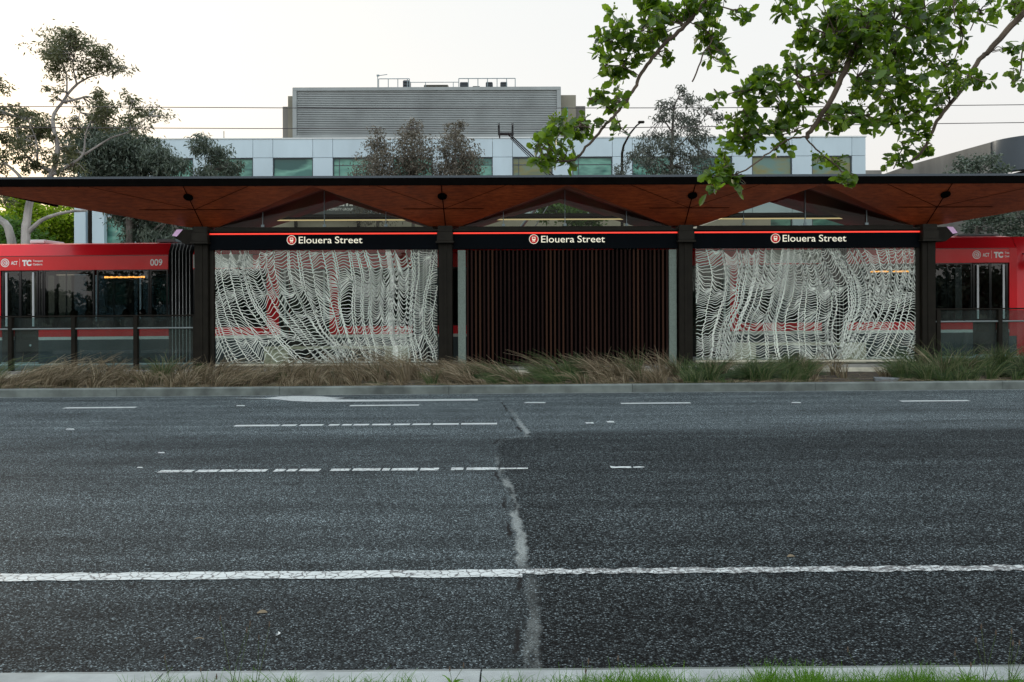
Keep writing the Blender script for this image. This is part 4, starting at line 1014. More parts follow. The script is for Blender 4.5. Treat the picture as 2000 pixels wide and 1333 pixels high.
# ================================================================== TREES
def leaf_quad(mb, c, L_, W_, rnd, droop=0.0, up=None):
    d_ = Vector((rnd.gauss(0, 1), rnd.gauss(0, 1), rnd.gauss(0, .7)-droop)).normalized()
    sd = d_.cross(Vector((rnd.gauss(0, 1), rnd.gauss(0, 1), rnd.gauss(0, 1)))).normalized()
    a_ = c; b_ = c+d_*L_; m1 = c+d_*L_*.45+sd*W_/2; m2 = c+d_*L_*.45-sd*W_/2
    k = len(mb.v); mb.v += [tuple(a_), tuple(m1), tuple(b_), tuple(m2)]; mb.f.append((k, k+1, k+2, k+3))
def clump(mb, c, r, n, L_, W_, rnd, droop, flat=.8):
    sub = max(4, int(n/22)); cs = []
    for _ in range(sub):
        v = Vector((rnd.gauss(0, .5), rnd.gauss(0, .5), rnd.gauss(0, .42*flat)))*r; cs.append(c+v)
    for _ in range(n):
        q = rnd.choice(cs)+Vector((rnd.gauss(0, 1), rnd.gauss(0, 1), rnd.gauss(0, .8)))*r*.27
        leaf_quad(mb, q, L_*rnd.uniform(.6, 1.3), W_*rnd.uniform(.7, 1.3), rnd, droop)
    return cs
def smooth_path(P, seg=4, jit=0.0, rnd=random):
    Q = []
    for i in range(len(P)-1):
        p0 = P[max(i-1, 0)]; p1 = P[i]; p2 = P[i+1]; p3 = P[min(i+2, len(P)-1)]
        for k in range(seg):
            t = k/seg; v = .5*((2*p1)+(p2-p0)*t+(2*p0-5*p1+4*p2-p3)*t*t+(3*p1-p0-3*p2+p3)*t**3)
            if jit and (i or k): v = v+Vector((rnd.uniform(-1, 1), rnd.uniform(-1, 1), rnd.uniform(-1, 1)))*jit
            Q.append(v)
    Q.append(P[-1]); return Q
DM = 2.3
def px_tree(name, label, cat, D, limbs, clumps, lmat, bmat, L_, W_, dens, droop=.8, seed=1, group=None, spread=1.0, base=None, fill=.28):
    """limbs: list of (points px, r0 m, r1 m); clumps (px,py,r px)"""
    rnd = random.Random(seed); k = D/F
    p0 = at(*limbs[0][0][0], D)
    root = thing(name, label, cat, (p0.x, D, 0), group)
    tk = MB(); allp = []
    for li, (pts, r0, r1) in enumerate(limbs):
        y0 = rnd.uniform(-.6, .6)*spread if li else 0
        P = []
        for i, (px, py) in enumerate(pts):
            v = at(px, py, D); v.y += y0*i/(len(pts)-1); P.append(v)
        if li == 0: P[0].z = min(P[0].z, 0)
        Q = smooth_path(P, 4, .012*k*F/50, rnd); allp += Q[len(Q)//3:]
        tk.tube(Q, [r1+(r0-r1)*(1-i/(len(Q)-1))**1.7 for i in range(len(Q))], 8)
    lf = MB(); tw = 0
    for (px, py, r) in clumps:
        c = at(px, py, D); c.y += rnd.uniform(-1, 1)*spread*1.2; rr = r*k
        cs = clump(lf, c, rr, int(dens*DM*r*r), L_*1.05, W_*1.25, rnd, droop)
        # twigs reaching the clump
        near = min(allp, key=lambda q: (q-c).length)
        for cc in cs[:5]:
            mid = near.lerp(cc, .5)+Vector((rnd.uniform(-.1, .1), 0, rnd.uniform(-.05, .15)))*rr
            tk.tube([near, mid, cc], [.022, .014, .006], 5, cap=False)
    tk.build('trunk', bmat, root, smooth=True)
    lf.build('crown', lmat, root, recalc=False)
    return root
gum_l = [([(48, 520), (50, 470), (53, 430), (60, 388), (84, 362), (104, 335), (112, 290), (104, 245), (106, 222), (120, 203), (134, 182), (150, 165)], .19, .05),
         ([(150, 165), (172, 150), (190, 143), (214, 128)], .045, .014), ([(130, 188), (128, 150), (118, 120), (95, 92)], .04, .014), ([(150, 165), (148, 130), (160, 100)], .04, .014),
         ([(120, 200), (150, 195), (175, 190), (200, 205), (215, 228)], .06, .02),
         ([(106, 340), (140, 322), (165, 302), (172, 262), (190, 225)], .08, .02), ([(165, 302), (215, 270), (255, 255), (290, 226)], .045, .014),
         ([(100, 335), (70, 322), (42, 300), (22, 265), (14, 235)], .08, .02), ([(60, 390), (40, 345), (10, 318), (-25, 290)], .10, .03), ([(72, 322), (78, 280), (66, 240)], .05, .02),
         ([(54, 455), (80, 432), (110, 420), (140, 414), (172, 412)], .10, .045), ([(255, 255), (252, 225), (260, 200)], .04, .015), ([(128, 262), (150, 248), (160, 215)], .04, .015)]
gum_c = [(128, 80, 20), (148, 78, 20), (165, 84, 20), (100, 108, 20), (195, 96, 20), (145, 122, 26), (188, 126, 22), (92, 130, 14), (225, 122, 14), (205, 232, 22), (172, 228, 18), (212, 192, 20), (44, 220, 20), (8, 225, 20), (60, 240, 24), (100, 238, 16), (20, 270, 20), (56, 275, 20), (150, 236, 16), (120, 290, 16), (85, 312, 18), (40, 308, 18), (130, 338, 16), (0, 330, 20), (110, 86, 30), (82, 84, 16), (140, 95, 32), (176, 105, 32), (205, 120, 26), (222, 135, 16), (125, 120, 30), (108, 140, 20), (160, 140, 22), (120, 180, 14), (138, 195, 14), (112, 190, 10), (190, 200, 26), (216, 215, 26), (170, 208, 16),
         (250, 195, 20), (278, 212, 26), (298, 232, 18), (232, 232, 24), (190, 238, 20), (265, 240, 18), (30, 222, 24), (68, 226, 20), (16, 246, 26), (52, 256, 28), (84, 246, 18), (35, 285, 24), (74, 296, 22), (50, 235, 24), (128, 245, 14),
         (112, 312, 18), (60, 322, 20), (12, 308, 20), (140, 322, 20), (-8, 215, 22), (0, 270, 20), (100, 270, 14), (150, 262, 18), (150, 290, 14), (90, 330, 16), (30, 330, 14), (10, 395, 18), (40, 385, 12)]
px_tree('gum_tree', 'tall white-trunked gum tree with sparse tufted crown at the left edge', 'tree', 33, gum_l, gum_c, 'leaf_gum', 'bark_white', .17, .042, .20, .7, 5, spread=1.0)
px_tree('gum_tree', 'leaning white gum trunk cut off by the left edge, beside the tall gum', 'tree', 34.5, [([(40, 505), (22, 468), (-5, 425), (-40, 370), (-60, 250), (-30, 180)], .22, .06), ([(-60, 250), (-20, 190), (0, 165)], .04, .02)], [(-5, 165, 22), (12, 175, 16), (-15, 185, 16), (-40, 200, 30), (-60, 300, 30)], 'leaf_gum', 'bark_white', .17, .045, .26, .7, 15)
px_tree('gum_tree', 'dense dark drooping gum in front of the left corner of the office block', 'tree', 42, [([(255, 600), (252, 440), (245, 360), (240, 300)], .22, .08), ([(245, 360), (300, 330), (340, 320)], .07, .02), ([(250, 420), (300, 410), (340, 430)], .07, .02)],
        [(180, 290, 30), (205, 262, 26), (240, 292, 34), (195, 325, 32), (270, 285, 28), (300, 305, 30), (330, 318, 28), (352, 332, 22), (232, 325, 32), (280, 330, 30), (165, 330, 22), (232, 258, 22), (250, 425, 34), (295, 425, 34), (335, 440, 32), (225, 410, 22), (290, 455, 30), (350, 458, 26), (370, 470, 20), (255, 460, 26), (320, 468, 26), (300, 380, 34), (250, 380, 34), (350, 400, 26), (212, 350, 26), (330, 370, 30), (160, 300, 22), (225, 300, 30), (260, 310, 30), (310, 330, 28), (175, 310, 28), (365, 322, 16), (250, 272, 18), (290, 275, 18)],
        'leaf_dark', 'bark_grey', .24, .05, .55, 1.3, 6, spread=1.3)
px_tree('gum_tree', 'small drooping dark tree between the dense gum and the first teal window', 'tree', 44, [([(415, 600), (415, 400), (412, 300)], .12, .03)],
        [(405, 285, 20), (425, 300, 24), (392, 295, 16), (435, 322, 22), (405, 325, 24), (450, 335, 16), (415, 350, 26), (465, 322, 10)], 'leaf_dark', 'bark_grey', .22, .05, .6, 1.2, 8)
px_tree('lime_tree', 'bright lime-green sunlit tree behind the gum trunk at the far left', 'tree', 60, [([(90, 620), (90, 500), (88, 440)], .2, .05)],
        [(40, 430, 34), (90, 425, 34), (130, 430, 30), (60, 460, 34), (110, 460, 34), (20, 450, 30), (142, 462, 22), (80, 400, 24), (120, 400, 20), (0, 430, 26), (30, 480, 30), (90, 490, 30), (140, 490, 24), (142, 430, 22), (145, 445, 22), (60, 400, 24), (100, 440, 34), (70, 440, 34), (120, 470, 30)], 'leaf_lime', 'bark', .26, .12, .42, .3, 9, spread=2)
px_tree('bushy_tree', 'deep green bushy tree left of the lime-green one', 'tree', 54, [([(20, 620), (20, 500), (18, 460)], .2, .05)],
        [(20, 445, 26), (45, 460, 24), (-5, 450, 28), (30, 475, 26), (60, 478, 18), (5, 480, 24)], 'leaf_green', 'bark', .24, .12, .42, .3, 10, spread=1.5)
bt = [('leftmost and shortest of the three brownish weeping trees before the office block', 737, 250, 28, 21), ('middle and tallest of the three brownish weeping trees before the office block', 806, 226, 30, 22), ('rightmost of the three brownish weeping trees, ending left of the pantograph', 890, 232, 30, 23)]
for lab, cx, ty, r, sd in bt:
    cl = [(cx+2, ty+12, 12), (cx-6, ty+28, 16), (cx+8, ty+32, 16), (cx-10, ty+52, 20), (cx+10, ty+55, 20), (cx, ty+75, 24), (cx-18, ty+84, 20), (cx+20, ty+84, 20), (cx, ty+105, 26), (cx-24, ty+108, 20), (cx+24, ty+108, 20), (cx, ty+135, 30), (cx, ty+165, 30)]
    if sd == 23: cl += [(cx+32, ty+70, 14), (cx-30, ty+60, 14), (cx+38, ty+95, 14)]
    px_tree('weeping_tree', lab, 'tree', 46, [([(cx, 620), (cx+1, 420), (cx-1, ty+60), (cx+1, ty+12)], .14, .02), ([(cx, ty+100), (cx+16, ty+60), (cx+12, ty+30)], .03, .01), ([(cx, ty+110), (cx-18, ty+75), (cx-10, ty+40)], .03, .01)],
            [(a_, b_, c_*1.3) for a_, b_, c_ in cl], 'leaf_brown', 'bark_grey', .19, .045, .26, 1.0, sd, 'brownish weeping trees before the office block', spread=.6)
px_tree('weeping_tree', 'large grey-green weeping tree rising above the office parapet right of the curved street lamp', 'tree', 43, [([(1305, 620), (1308, 420), (1312, 300), (1316, 215), (1325, 190)], .2, .03), ([(1312, 300), (1350, 260), (1380, 225)], .05, .02), ([(1308, 330), (1265, 300), (1240, 300)], .05, .02), ([(1314, 260), (1290, 220), (1300, 200)], .04, .02)],
        [(1325, 186, 15), (1305, 205, 20), (1340, 208, 20), (1290, 232, 20), (1325, 232, 24), (1358, 235, 20), (1385, 215, 14), (1392, 235, 14), (1280, 262, 22), (1310, 262, 26), (1345, 265, 26), (1378, 262, 20), (1262, 292, 22), (1295, 295, 28), (1335, 298, 28), (1370, 295, 24), (1238, 308, 20), (1255, 325, 24), (1290, 330, 28), (1330, 332, 28), (1372, 328, 24), (1222, 328, 16), (1395, 318, 14), (1400, 340, 16), (1300, 365, 34), (1350, 365, 34), (1250, 360, 26)],
        'leaf_grey', 'bark_grey', .19, .045, .30, 1.1, 31, spread=1.0)
px_tree('bushy_tree', 'green leafy tree seen through the middle gable glazing', 'tree', 38, [([(1120, 600), (1120, 460), (1122, 420)], .15, .04)], [(1070, 408, 22), (1100, 402, 24), (1135, 400, 24), (1170, 408, 22), (1200, 414, 18), (1060, 420, 20), (1110, 425, 26), (1150, 425, 26), (1095, 352, 12), (1105, 362, 14), (1120, 380, 22)], 'leaf_green', 'bark', .20, .10, .34, .3, 12)
px_tree('bushy_tree', 'dark green tree in front of the concrete building at the right edge', 'tree', 42, [([(1910, 620), (1908, 480), (1905, 400), (1900, 350)], .15, .04)], [(1890, 325, 22), (1915, 318, 22), (1870, 338, 18), (1935, 335, 16), (1895, 345, 24), (1930, 420, 26), (1965, 415, 26), (1990, 425, 26), (1920, 440, 24), (1950, 445, 26), (1985, 450, 26), (1895, 430, 16), (1940, 380, 26), (1905, 380, 26), (2010, 400, 30)], 'leaf_dark', 'bark_grey', .18, .07, .30, .5, 13)
# ------------------------------------------------------------------ foreground street tree
def near_tree():
    rnd = random.Random(42)
    root = thing('street_tree', 'overhanging street tree whose green leafy branches fill the upper right corner', 'tree', (5.2, 4.6, .08))
    tk = MB(); D0 = 4.6
    def A(px, py, D=D0): return at(px, py, D)
    hub = Vector((4.6, 4.7, 4.6))
    tk.tube(smooth_path([Vector((5.2, 4.6, .05)), Vector((5.15, 4.6, 1.4)), Vector((5.0, 4.65, 2.8)), Vector((4.9, 4.7, 3.8)), hub], 4), [.20-.07*i/16 for i in range(17)], 12)
    limbs = [([hub, A(2150, -420, 4.7), A(1900, -260, 4.7), A(1760, -110, 4.7), A(1705, 25, 4.6), A(1675, 80, 4.6), A(1650, 140, 4.55), A(1620, 200, 4.5), A(1592, 243, 4.5), A(1574, 270, 4.5)], .065, .012),
             ([A(1800, -170, 4.7), A(1600, -140, 4.6), A(1430, -60, 4.5), A(1375, 5, 4.45), A(1345, 42, 4.4), A(1310, 75, 4.4), A(1275, 112, 4.4), A(1250, 150, 4.4), A(1236, 180, 4.4), A(1202, 222, 4.4), A(1180, 246, 4.4), A(1150, 282, 4.4), A(1122, 312, 4.4), A(1095, 316, 4.4)], .035, .006),
             ([A(2150, -420, 4.7), A(2110, -150, 4.8), A(2010, 10, 4.8), A(1968, 58, 4.8), A(1932, 100, 4.8), A(1912, 118, 4.8), A(1882, 170, 4.75), A(1840, 222, 4.7), A(1822, 255, 4.7), A(1798, 300, 4.7), A(1762, 328, 4.7)], .055, .007)]
    twigs = [([A(1574, 270, 4.5), A(1600, 298, 4.5), A(1635, 325, 4.5), A(1655, 345, 4.5)], .010, .004), ([A(1574, 268, 4.5), A(1540, 272, 4.5), A(1502, 298, 4.45), A(1465, 328, 4.4), A(1420, 345, 4.4)], .011, .004),
             ([A(1592, 243, 4.5), A(1540, 262, 4.5), A(1490, 262, 4.5), A(1440, 268, 4.5)], .008, .003), ([A(1650, 140, 4.55), A(1570, 150, 4.5), A(1530, 168, 4.5), A(1475, 204, 4.5), A(1420, 235, 4.5)], .010, .003), ([A(1530, 168, 4.5), A(1470, 175, 4.5), A(1412, 186, 4.5)], .006, .003),
             ([A(1345, 42, 4.4), A(1390, 70, 4.4), A(1372, 110, 4.4), A(1352, 160, 4.4)], .008, .004), ([A(1250, 150, 4.4), A(1215, 130, 4.4), A(1180, 128, 4.4)], .006, .003), ([A(1202, 222, 4.4), A(1170, 195, 4.4), A(1150, 192, 4.4)], .005, .003), ([A(1180, 246, 4.4), A(1120, 250, 4.4), A(1085, 262, 4.4), A(1060, 290, 4.4)], .006, .003), ([A(1202, 222, 4.4), A(1212, 250, 4.4), A(1208, 265, 4.4)], .004, .002), ([A(1310, 75, 4.4), A(1255, 60, 4.4), A(1200, 75, 4.4)], .007, .003),
             ([A(1705, 25, 4.6), A(1780, 60, 4.6), A(1850, 130, 4.6), A(1925, 160, 4.6)], .010, .003), ([A(1650, 140, 4.55), A(1720, 180, 4.6), A(1760, 230, 4.6)], .010, .003), ([A(1675, 80, 4.6), A(1600, 60, 4.5), A(1540, 20, 4.5)], .010, .003), ([A(1822, 250, 4.7), A(1770, 280, 4.7), A(1745, 330, 4.7)], .006, .003),
             ([A(2010, 10, 4.8), A(2000, 90, 4.8), A(1990, 150, 4.8)], .010, .004), ([A(1375, 5, 4.45), A(1440, 20, 4.45)], .008, .004), ([A(1620, 200, 4.5), A(1680, 230, 4.5), A(1730, 235, 4.55)], .007, .003)]
    twigs += [([A(1900, -260, 4.7), A(1885, -110, 4.7), A(1862, 15, 4.65), A(1880, 70, 4.65), A(1860, 125, 4.65)], .012, .003), ([A(2010, 10, 4.8), A(1965, -8, 4.8), A(1920, 14, 4.8), A(1895, 60, 4.8)], .008, .003), ([A(1760, -110, 4.7), A(1800, -20, 4.65), A(1812, 60, 4.6), A(1822, 110, 4.6)], .012, .003), ([A(1705, 25, 4.6), A(1740, 90, 4.6), A(1765, 155, 4.6), A(1790, 215, 4.6)], .010, .003)]
    samp = []
    for pts, r0, r1 in limbs+twigs:
        Q = smooth_path(pts, 5, .004, rnd)
        tk.tube(Q, [r1+(r0*.42-r1)*(1-i/(len(Q)-1))**1.4 for i in range(len(Q))], 7)
        samp += Q[6:] if r0 > .03 else Q
    C = [(1260, 8, 34), (1300, 22, 32), (1340, 20, 32), (1395, 8, 40), (1440, 32, 18), (1212, 55, 30), (1195, 88, 26), (1240, 85, 32), (1280, 62, 34), (1182, 122, 20), (1222, 132, 30), (1300, 120, 12), (1376, 68, 22), (1402, 98, 30), (1425, 120, 14), (1170, 188, 20), (1196, 200, 18), (1190, 150, 14),
         (1125, 238, 22), (1092, 252, 28), (1062, 285, 26), (1048, 318, 16), (1098, 300, 26), (1130, 262, 16), (1150, 250, 14), (1200, 248, 12), (1080, 325, 14), (1210, 195, 10),
         (1540, 8, 26), (1562, 46, 30), (1600, 86, 34), (1622, 30, 46), (1680, 20, 46), (1740, 30, 48), (1800, 20, 42), (1860, 18, 32), (1920, 14, 28), (1982, 16, 30), (1640, 118, 38), (1590, 148, 36), (1552, 128, 22), (1700, 88, 46), (1762, 88, 48), (1702, 155, 42), (1762, 156, 44), (1815, 100, 34), (1858, 130, 20), (1890, 148, 22), (1922, 160, 14), (1850, 178, 24), (1826, 200, 24), (1740, 215, 36), (1700, 225, 36), (1662, 212, 26), (1790, 215, 28), (1800, 255, 18), (1775, 286, 20), (1752, 318, 18), (1800, 295, 16), (1782, 262, 16), (1640, 232, 22),
         (1520, 165, 30), (1472, 168, 30), (1442, 178, 18), (1412, 186, 14), (1530, 198, 24), (1572, 195, 24), (1500, 145, 16), (1820, 60, 34), (1660, 60, 40), (1720, 50, 40), (1880, 60, 20),
         (1462, 232, 24), (1430, 262, 28), (1482, 250, 26), (1520, 248, 26), (1402, 288, 18), (1450, 282, 22), (1540, 286, 16), (1420, 325, 24), (1396, 345, 18), (1438, 362, 12), (1388, 372, 10), (1600, 312, 9), (1625, 322, 12), (1648, 342, 12), (1662, 358, 9), (1550, 225, 22), (1990, 105, 20), (1992, 150, 13), (1968, 95, 12), (1590, 230, 14)]
    lf = MB(); fl = MB()
    def leaf(base, dirv, L_, face):
        d_ = dirv.normalized(); s_ = d_.cross(face).normalized(); n_ = s_.cross(d_)
        W_ = L_*rnd.uniform(.52, .68); fold = rnd.uniform(.05, .28); curl = rnd.uniform(-.1, .25)
        ol = [(0, .02), (.16, .20), (.34, .40), (.42, .36), (.56, .50), (.64, .42), (.78, .40), (.84, .28), (1.0, 0)]
        k = len(lf.v); mid = []
        for t, w_ in ol: lf.v.append(tuple(base+d_*L_*t+n_*(-curl*L_*t*t)))
        for sg in (1, -1):
            kk = len(lf.v)
            for t, w_ in ol: lf.v.append(tuple(base+d_*L_*t+s_*sg*w_*W_+n_*(fold*w_*W_-curl*L_*t*t)))
            for i in range(len(ol)-1):
                q = (k+i, k+i+1, kk+i+1, kk+i)
                lf.f.append(q if sg == 1 else q[::-1])
    for (px, py, r) in C:
        n = int(r*r*.056)+5
        Dc = min(samp, key=lambda q: (q-A(px, py, q.y)).length).y
        c = A(px, py, Dc+rnd.uniform(-.12, .12)); near = min(samp, key=lambda q: (q-c).length)
        k = c.y/F*r
        nt_ = max(3, int(n/6))
        for j in range(nt_):
            e = c+Vector((rnd.gauss(0, .5), rnd.gauss(0, .9), rnd.gauss(0, .5)))*k
            mid = near.lerp(e, .5)+Vector((rnd.uniform(-.04, .04), rnd.uniform(-.04, .04), rnd.uniform(-.03, .04)))
            tk.tube(smooth_path([near, near.lerp(mid, .5)+Vector((0, 0, rnd.uniform(-.01, .015))), mid, e], 3), [.0035, .0033, .003, .0028, .0026, .0024, .0022, .002, .0018, .0014], 4, cap=False)
            for q in range(int(n/nt_)+1):
                dv_ = Vector((rnd.gauss(0, 1), rnd.gauss(0, .8), rnd.gauss(-.15, .8)))
                fc = Vector((rnd.gauss(0, .8), rnd.gauss(-.5, .8), rnd.gauss(.5, .8)))
                leaf(e.lerp(mid, rnd.uniform(0, .35))+Vector((rnd.gauss(0, 1), rnd.gauss(0, 1), rnd.gauss(0, 1)))*.012, dv_, rnd.uniform(.030, .072), fc)
            if rnd.random() < .25:
                for q in range(7):
                    b_ = e+Vector((rnd.gauss(0, .02), rnd.gauss(0, .02), rnd.uniform(.0, .04))); fl.tube([e, b_], .0012, 4); fl.tube([b_-Vector((0, 0, .004)), b_+Vector((0, 0, .004))], .004, 5)
    tk.build('trunk', 'bark', root, smooth=True)
    lf.build('foliage', 'leaf_near', root, recalc=False)
    fl.build('flower_bud', 'leaf_lime', root, recalc=False)
near_tree()

# ================================================================== GRASSES
def blade(mb, base, h_, lean, wd, rnd, seg=4, droop=.4):
    """lean: horizontal vector reached at the tip"""
    P = []; lean = Vector(lean)
    for i in range(seg+1):
        t = i/seg; P.append(base+lean*(t**1.5)+Vector((0, 0, h_*(t-droop*t**2.4*.6))))
    sd = Vector((1, 0, 0)) if abs(lean.x) < abs(lean.y) else Vector((.8, -.6, 0))
    sd = Vector((rnd.uniform(-1, 1), rnd.uniform(-.5, .5), 0)).normalized() if rnd.random() < .5 else sd
    k = len(mb.v)
    for i, p in enumerate(P):
        w_ = wd*(1-.8*i/seg)
        # keep ribbon visible whatever its lean: widen perpendicular to path
        tdir = (P[min(i+1, seg)]-P[max(i-1, 0)]).normalized(); s_ = tdir.cross(Vector((rnd.uniform(-.2, .2), -1, .2))).normalized()
        mb.v.append(tuple(p-s_*w_/2)); mb.v.append(tuple(p+s_*w_/2))
    for i in range(seg): mb.f.append((k+2*i, k+2*i+1, k+2*i+3, k+2*i+2))
rnd = random.Random(77)
def bedz(x, y): return .135+.10*((y-KF-.14)/(19.06-KF-.14))+.045*noise.noise((x*1.3, y*1.5, 0))+T*x
# dry mass: tuft centres with shared lean
dg = MB(); gg = MB()
def lean_dir(px):
    return -.5+.25*math.sin(px*.011) if 860 < px < 1330 else (.35*math.sin(px*.013+1)+(.35 if px < 520 else 0))
for q in range(560):
    px = rnd.uniform(-200, 2200)
    if 1590 < px < 1745 and rnd.random() < .93: continue
    y = rnd.uniform(KF+.25, 18.75); x = XX(px, y); n_ = noise.noise((px*.006, 3.0, 0)); grn = noise.noise((px*.009+40, y*.3, 0))
    sc_ = .8 if (1340 < px < 1600) else (1.05 if px > 1750 else .8+.5*n_)
    hh = rnd.choice((.22, .36, .5, .66, .8, .98))*rnd.uniform(.85, 1.1)*sc_
    if y < KF+.5: hh *= .7
    ln = lean_dir(px)+rnd.uniform(-.15, .15)
    mbx = gg if (grn > .14 or 1340 < px < 1580 or px > 1750) and rnd.random() < (.93 if px > 1340 else .7) else dg
    for k in range(rnd.randint(38, 62)):
        a_ = rnd.uniform(0, 6.283); r_ = rnd.random()**.6*.11
        bx = x+math.cos(a_)*r_; by = min(y+math.sin(a_)*r_, 18.93); h1 = hh*rnd.uniform(.55, 1.15)
        blade(mbx, Vector((bx, by, bedz(bx, by)-.01)), h1, ((ln+.4*math.cos(a_)+rnd.gauss(0, .12))*h1*1.1, (math.sin(a_)*.35)*h1, 0), rnd.uniform(.008, .015), rnd, 4, rnd.uniform(.3, 1.0))
# flattened thatch near the kerb
for k in range(9000):
    px = rnd.uniform(-200, 2200); y = KF+.2+rnd.random()**1.5*1.3; x = XX(px, y)
    if 1600 < px < 1740 and rnd.random() < .8: continue
    h1 = rnd.uniform(.03, .14); ln = rnd.gauss(lean_dir(px)*.6, .6)*.3
    blade(dg if rnd.random() < .8 else gg, Vector((x, y, bedz(x, y)-.005)), h1, (ln, rnd.uniform(-.10, .05), 0), rnd.uniform(.004, .008), rnd, 3, 1.0)
dg.build('dry_grass', 'straw', label='brown wind-combed dry grass filling the garden bed beside the kerb', cat='grass', kind='stuff', recalc=False)
gg.build('green_grass', 'blade_green', label='green grass mixed among the dry blades in the garden bed', cat='grass', kind='stuff', recalc=False)
TS = [(545, 18.5, .42, .28, 'green tussock in front of the left glass screen, right of its leftmost corner', .2), (735, 18.55, .52, .30, 'upright green tussock near the right end of the left glass screen', -.2), (915, 18.2, .40, .34, 'low dark green tussock at the foot of the second column', -.3),
      (1122, 18.75, .62, .34, 'tall dark green tussock before the middle of the timber slats', .0), (1385, 18.3, .50, .38, 'dark green tussock at the foot of the third column', .1), (1470, 18.0, .46, .42, 'bright green spreading tussock left of the bushiest one by the right screen', -.1), (1545, 18.4, .66, .44, 'bushiest green tussock in front of the right glass screen', .15),
      (1800, 17.9, .42, .40, 'bright green tussock right of the bare patch', -.1), (1860, 18.1, .56, .42, 'arching green tussock left of the tallest one at the right edge', .1), (1955, 18.4, .82, .42, 'tallest green tussock before the right balustrade', .0), (2010, 17.9, .62, .40, 'dark green tussock cut off by the right edge', -.1), (385, 18.8, .5, .28, 'feathery green tussock at the foot of the leftmost column', .3), (95, 18.9, .40, .15, 'thin wispy green tussock before the left balustrade', .0)]
for px, y, h_, r0, lab, ln in TS:
    x = XX(px, y); z = bedz(x, y); s = thing('grass_tussock', lab, 'grass tussock', (x, y, z), 'green grass tussocks in the garden bed')
    r0 *= 1.2 if px > 1000 else 1.0; h_ *= 1.12 if px > 1000 else 1.0
    mb = MB(); n = int(1900*r0) if r0 > .2 else 60
    for k in range(n):
        a_ = rnd.uniform(0, 6.283); r_ = rnd.random()*r0*.38; h1 = h_*rnd.uniform(.5, 1.12); o_ = rnd.random()**.8
        bx = x+math.cos(a_)*r_; by = min(y+math.sin(a_)*r_, 19.0)
        blade(mb, Vector((bx, by, z-.03)), h1*(1-.25*o_), ((math.cos(a_)*r0*1.25*o_+ln*h1*.5), max(-9, math.sin(a_)*r0*.7*o_), 0), rnd.uniform(.009, .016), rnd, 5, .3+1.0*o_)
    mb.build('blades', 'blade_dark' if px > 900 else 'blade_green', s, recalc=False)
    mb = MB()
    for k in range(int(60*r0)+4):
        a_ = rnd.uniform(0, 6.283); h1 = h_*rnd.uniform(.8, 1.25)
        blade(mb, Vector((x+math.cos(a_)*.05, y, z-.02)), h1, (math.cos(a_)*r0*.9+ln*.3, math.sin(a_)*r0*.3, 0), .005, rnd, 4, .6)
    mb.build('seed_stalk', 'straw', s, recalc=False)
# flat stone in the bare patch
mb = MB(); v0 = gnd(1672, 736, .17); v1 = gnd(1742, 742, .17)
mb.prism([(v0.x, 17.65), (v0.x+.25, 17.52), (v1.x-.1, 17.50), (v1.x+.1, 17.66), (v1.x-.05, 17.95), (v0.x+.1, 17.98)], 2, .10, .215)
mb.build('stone_slab', 'stone', tilt=True, label='flat blue-grey stone slab lying in the bare patch of the garden bed', cat='stone')
# near verge
lg = MB()
for q in range(420):
    px = rnd.uniform(-100, 2100); y = rnd.uniform(3.50, KN-.19); x = XX(px, y)
    den = noise.noise((x*2.2, 9.0, 0)); 
    if px < 320: den -= .45
    if 1060 < px < 1300 or px > 1440: den += .45
    if den < -.25: continue
    for k in range(int(10+34*max(0, den+.2))):
        bx = x+rnd.gauss(0, .03); by = min(KN-.195, y+rnd.gauss(0, .03)); h1 = rnd.uniform(.035, .12)*(1+.5*den)
        blade(lg, Vector((bx, by, .083+T*bx)), h1, (rnd.gauss(0, .035), rnd.gauss(0, .02), 0), rnd.uniform(.002, .0045), rnd, 4, rnd.uniform(.1, .9))
for k in range(5000):
    y = rnd.uniform(2.2, 3.6); x = rnd.uniform(-2.6, 2.6); h1 = rnd.uniform(.03, .07)
    blade(lg, Vector((x, y, .083+T*x)), h1, (rnd.gauss(0, .03), rnd.gauss(0, .03), 0), .004, rnd, 3, .5)
lg.build('verge_grass', 'lawn', label='fresh green grass blades along the near kerb', cat='grass', kind='stuff', recalc=False)
WD = [(330, 3.68, .16, 1, 'single thin weed stalk at the left of the near kerb'), (455, 3.66, .33, 3, 'tallest plantain weed with brown seed heads on the left of the near kerb'), (492, 3.70, .29, 2, 'slender plantain weed just right of the tallest one on the left'), (402, 3.70, .10, 2, 'short weed sprig left of the tall plantain'), (1135, 3.68, .13, 2, 'small flowering weed right of the road seam on the near kerb'), (1205, 3.68, .14, 1, 'thin weed stalk between the small flowering weed and the kerb joint'),
      (1693, 3.68, .17, 1, 'lone upright grass stalk right of the near kerb joint'), (1920, 3.66, .27, 3, 'tall weed left of the pair near the bottom right corner'), (1968, 3.66, .25, 4, 'bushy tall weed nearest the bottom right corner'), (1885, 3.70, .14, 2, 'short weed with pale heads left of the tall ones at the bottom right'), (880, 3.72, .10, 2, 'short weed left of the middle kerb joint')]
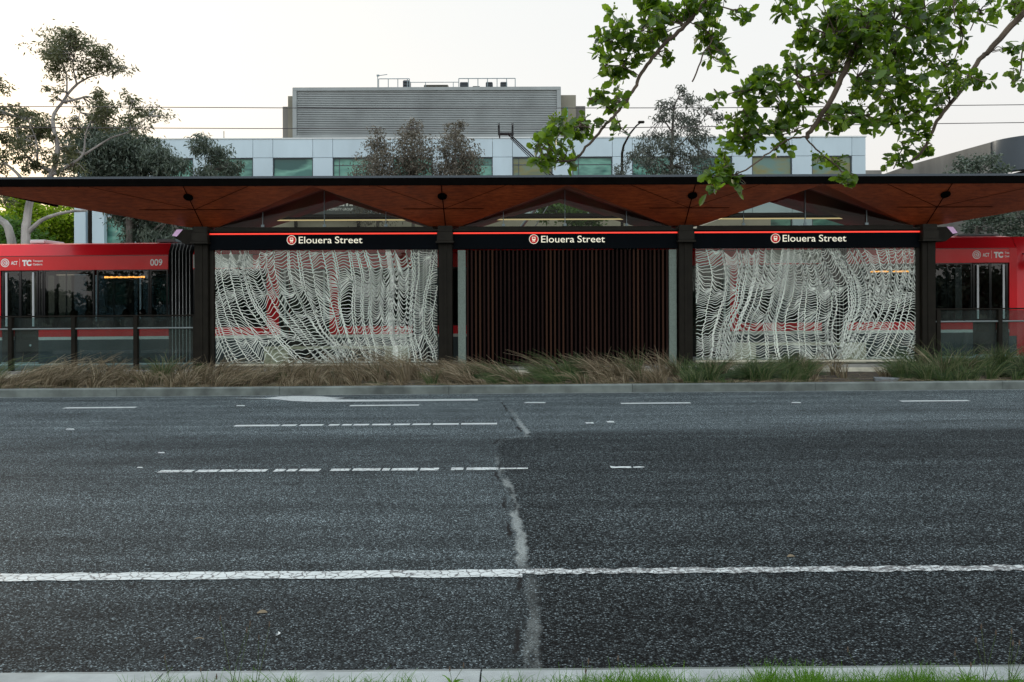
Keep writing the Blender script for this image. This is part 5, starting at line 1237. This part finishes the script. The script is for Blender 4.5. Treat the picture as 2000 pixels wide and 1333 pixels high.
for px, y, h_, n, lab in WD:
    x = XX(px, y); z = .085+T*x; s = thing('weed', lab, 'weed', (x, y, z), 'weeds growing behind the near kerb')
    st = MB(); hd_ = MB(); lf = MB()
    for k in range(n):
        hh = h_*(1 if k == 0 else rnd.uniform(.6, .95)); dx = rnd.gauss(0, .02)+(.01 if k else 0); e = Vector((x+dx*2, y, z+hh))
        b0 = Vector((x+rnd.gauss(0, .008), y, z)); m_ = b0.lerp(e, .5)+Vector((rnd.gauss(0, .006), 0, 0))
        st.tube([b0, m_, e], [.0016, .0012, .001], 5)
        hd_ = MB(); hd_.tube([e-Vector((0, 0, .006)), e+Vector((0, 0, .004)), e+Vector((0, 0, .018))], [.002, .0042, .0015], 6); hd_.build('seed_head', 'bark', s, smooth=True)
    for k in range(8):
        a_ = rnd.uniform(0, 6.28); blade(lf, Vector((x, y, z)), rnd.uniform(.04, .10), (math.cos(a_)*.05, math.sin(a_)*.03, 0), .011, rnd, 5, .7)
    st.build('stem', 'blade_green', s); lf.build('leaves', 'lawn', s, recalc=False)
for px, py, lab, w_, cur in ((512, 1199, 'yellowed curled leaf lying on the road above the plantain weed', .030, .2), (541, 1240, 'small white crescent scrap lying on the road', .012, 1.0), (389, 1251, 'pale straw twig lying on the road left of the plantain weed', .008, .05), (1545, 1089, 'small pale pebble-like scrap near the worn edge line', .03, .1)):
    v = gnd(px, py); mb = MB(); L_ = .055
    P = [v+Vector((L_*(t-.5)*(.4 if cur > .5 else 1), cur*L_*(t-.5)*1.2-.02*math.sin(math.pi*t)*0, .006+.008*math.sin(math.pi*t))) for t in (0, .25, .5, .75, 1)]
    if cur > .5: P = [v+Vector((.012*math.sin(math.pi*t), L_*(t-.5), .006)) for t in (0, .25, .5, .75, 1)]
    mb.ribbon(P, [w_*.2, w_*.8, w_, w_*.8, w_*.2], (0, -.3, 1)); o = mb.build('fallen_leaf' if 'leaf' in lab else 'litter_scrap', 'paint_fresh' if cur > .5 else 'straw', label=lab, cat='litter', recalc=False)

# ------------------------------------------------------------------ trees across the verge behind the viewer (they darken the reflections)
rnd = random.Random(5)
for i in range(13):
    x = -60+10*i+rnd.uniform(-1.5, 1.5); y = -46+rnd.uniform(-3, 3)
    r_ = thing('park_tree', 'broad leafy tree in the park behind the viewer', 'tree', (x, y, 0), 'trees of the park behind the viewer')
    tk = MB(); tk.tube([(x, y, -.3), (x+.2, y, 1.5), (x, y, 3)], [.3, .22, .12], 10); tk.build('trunk', 'bark', r_)
    lf = MB(); hh = rnd.uniform(.45, .95)
    for q in range(60): clump(lf, Vector((x+rnd.gauss(0, 3.4), y+rnd.gauss(0, 1.5), max(.6, 2.9*hh+rnd.gauss(0, 1.5*hh)))), 1.5, 90, .6, .4, rnd, .3)
    lf.build('crown', 'leaf_dark', r_, recalc=False)
print('objects', len(bpy.data.objects))
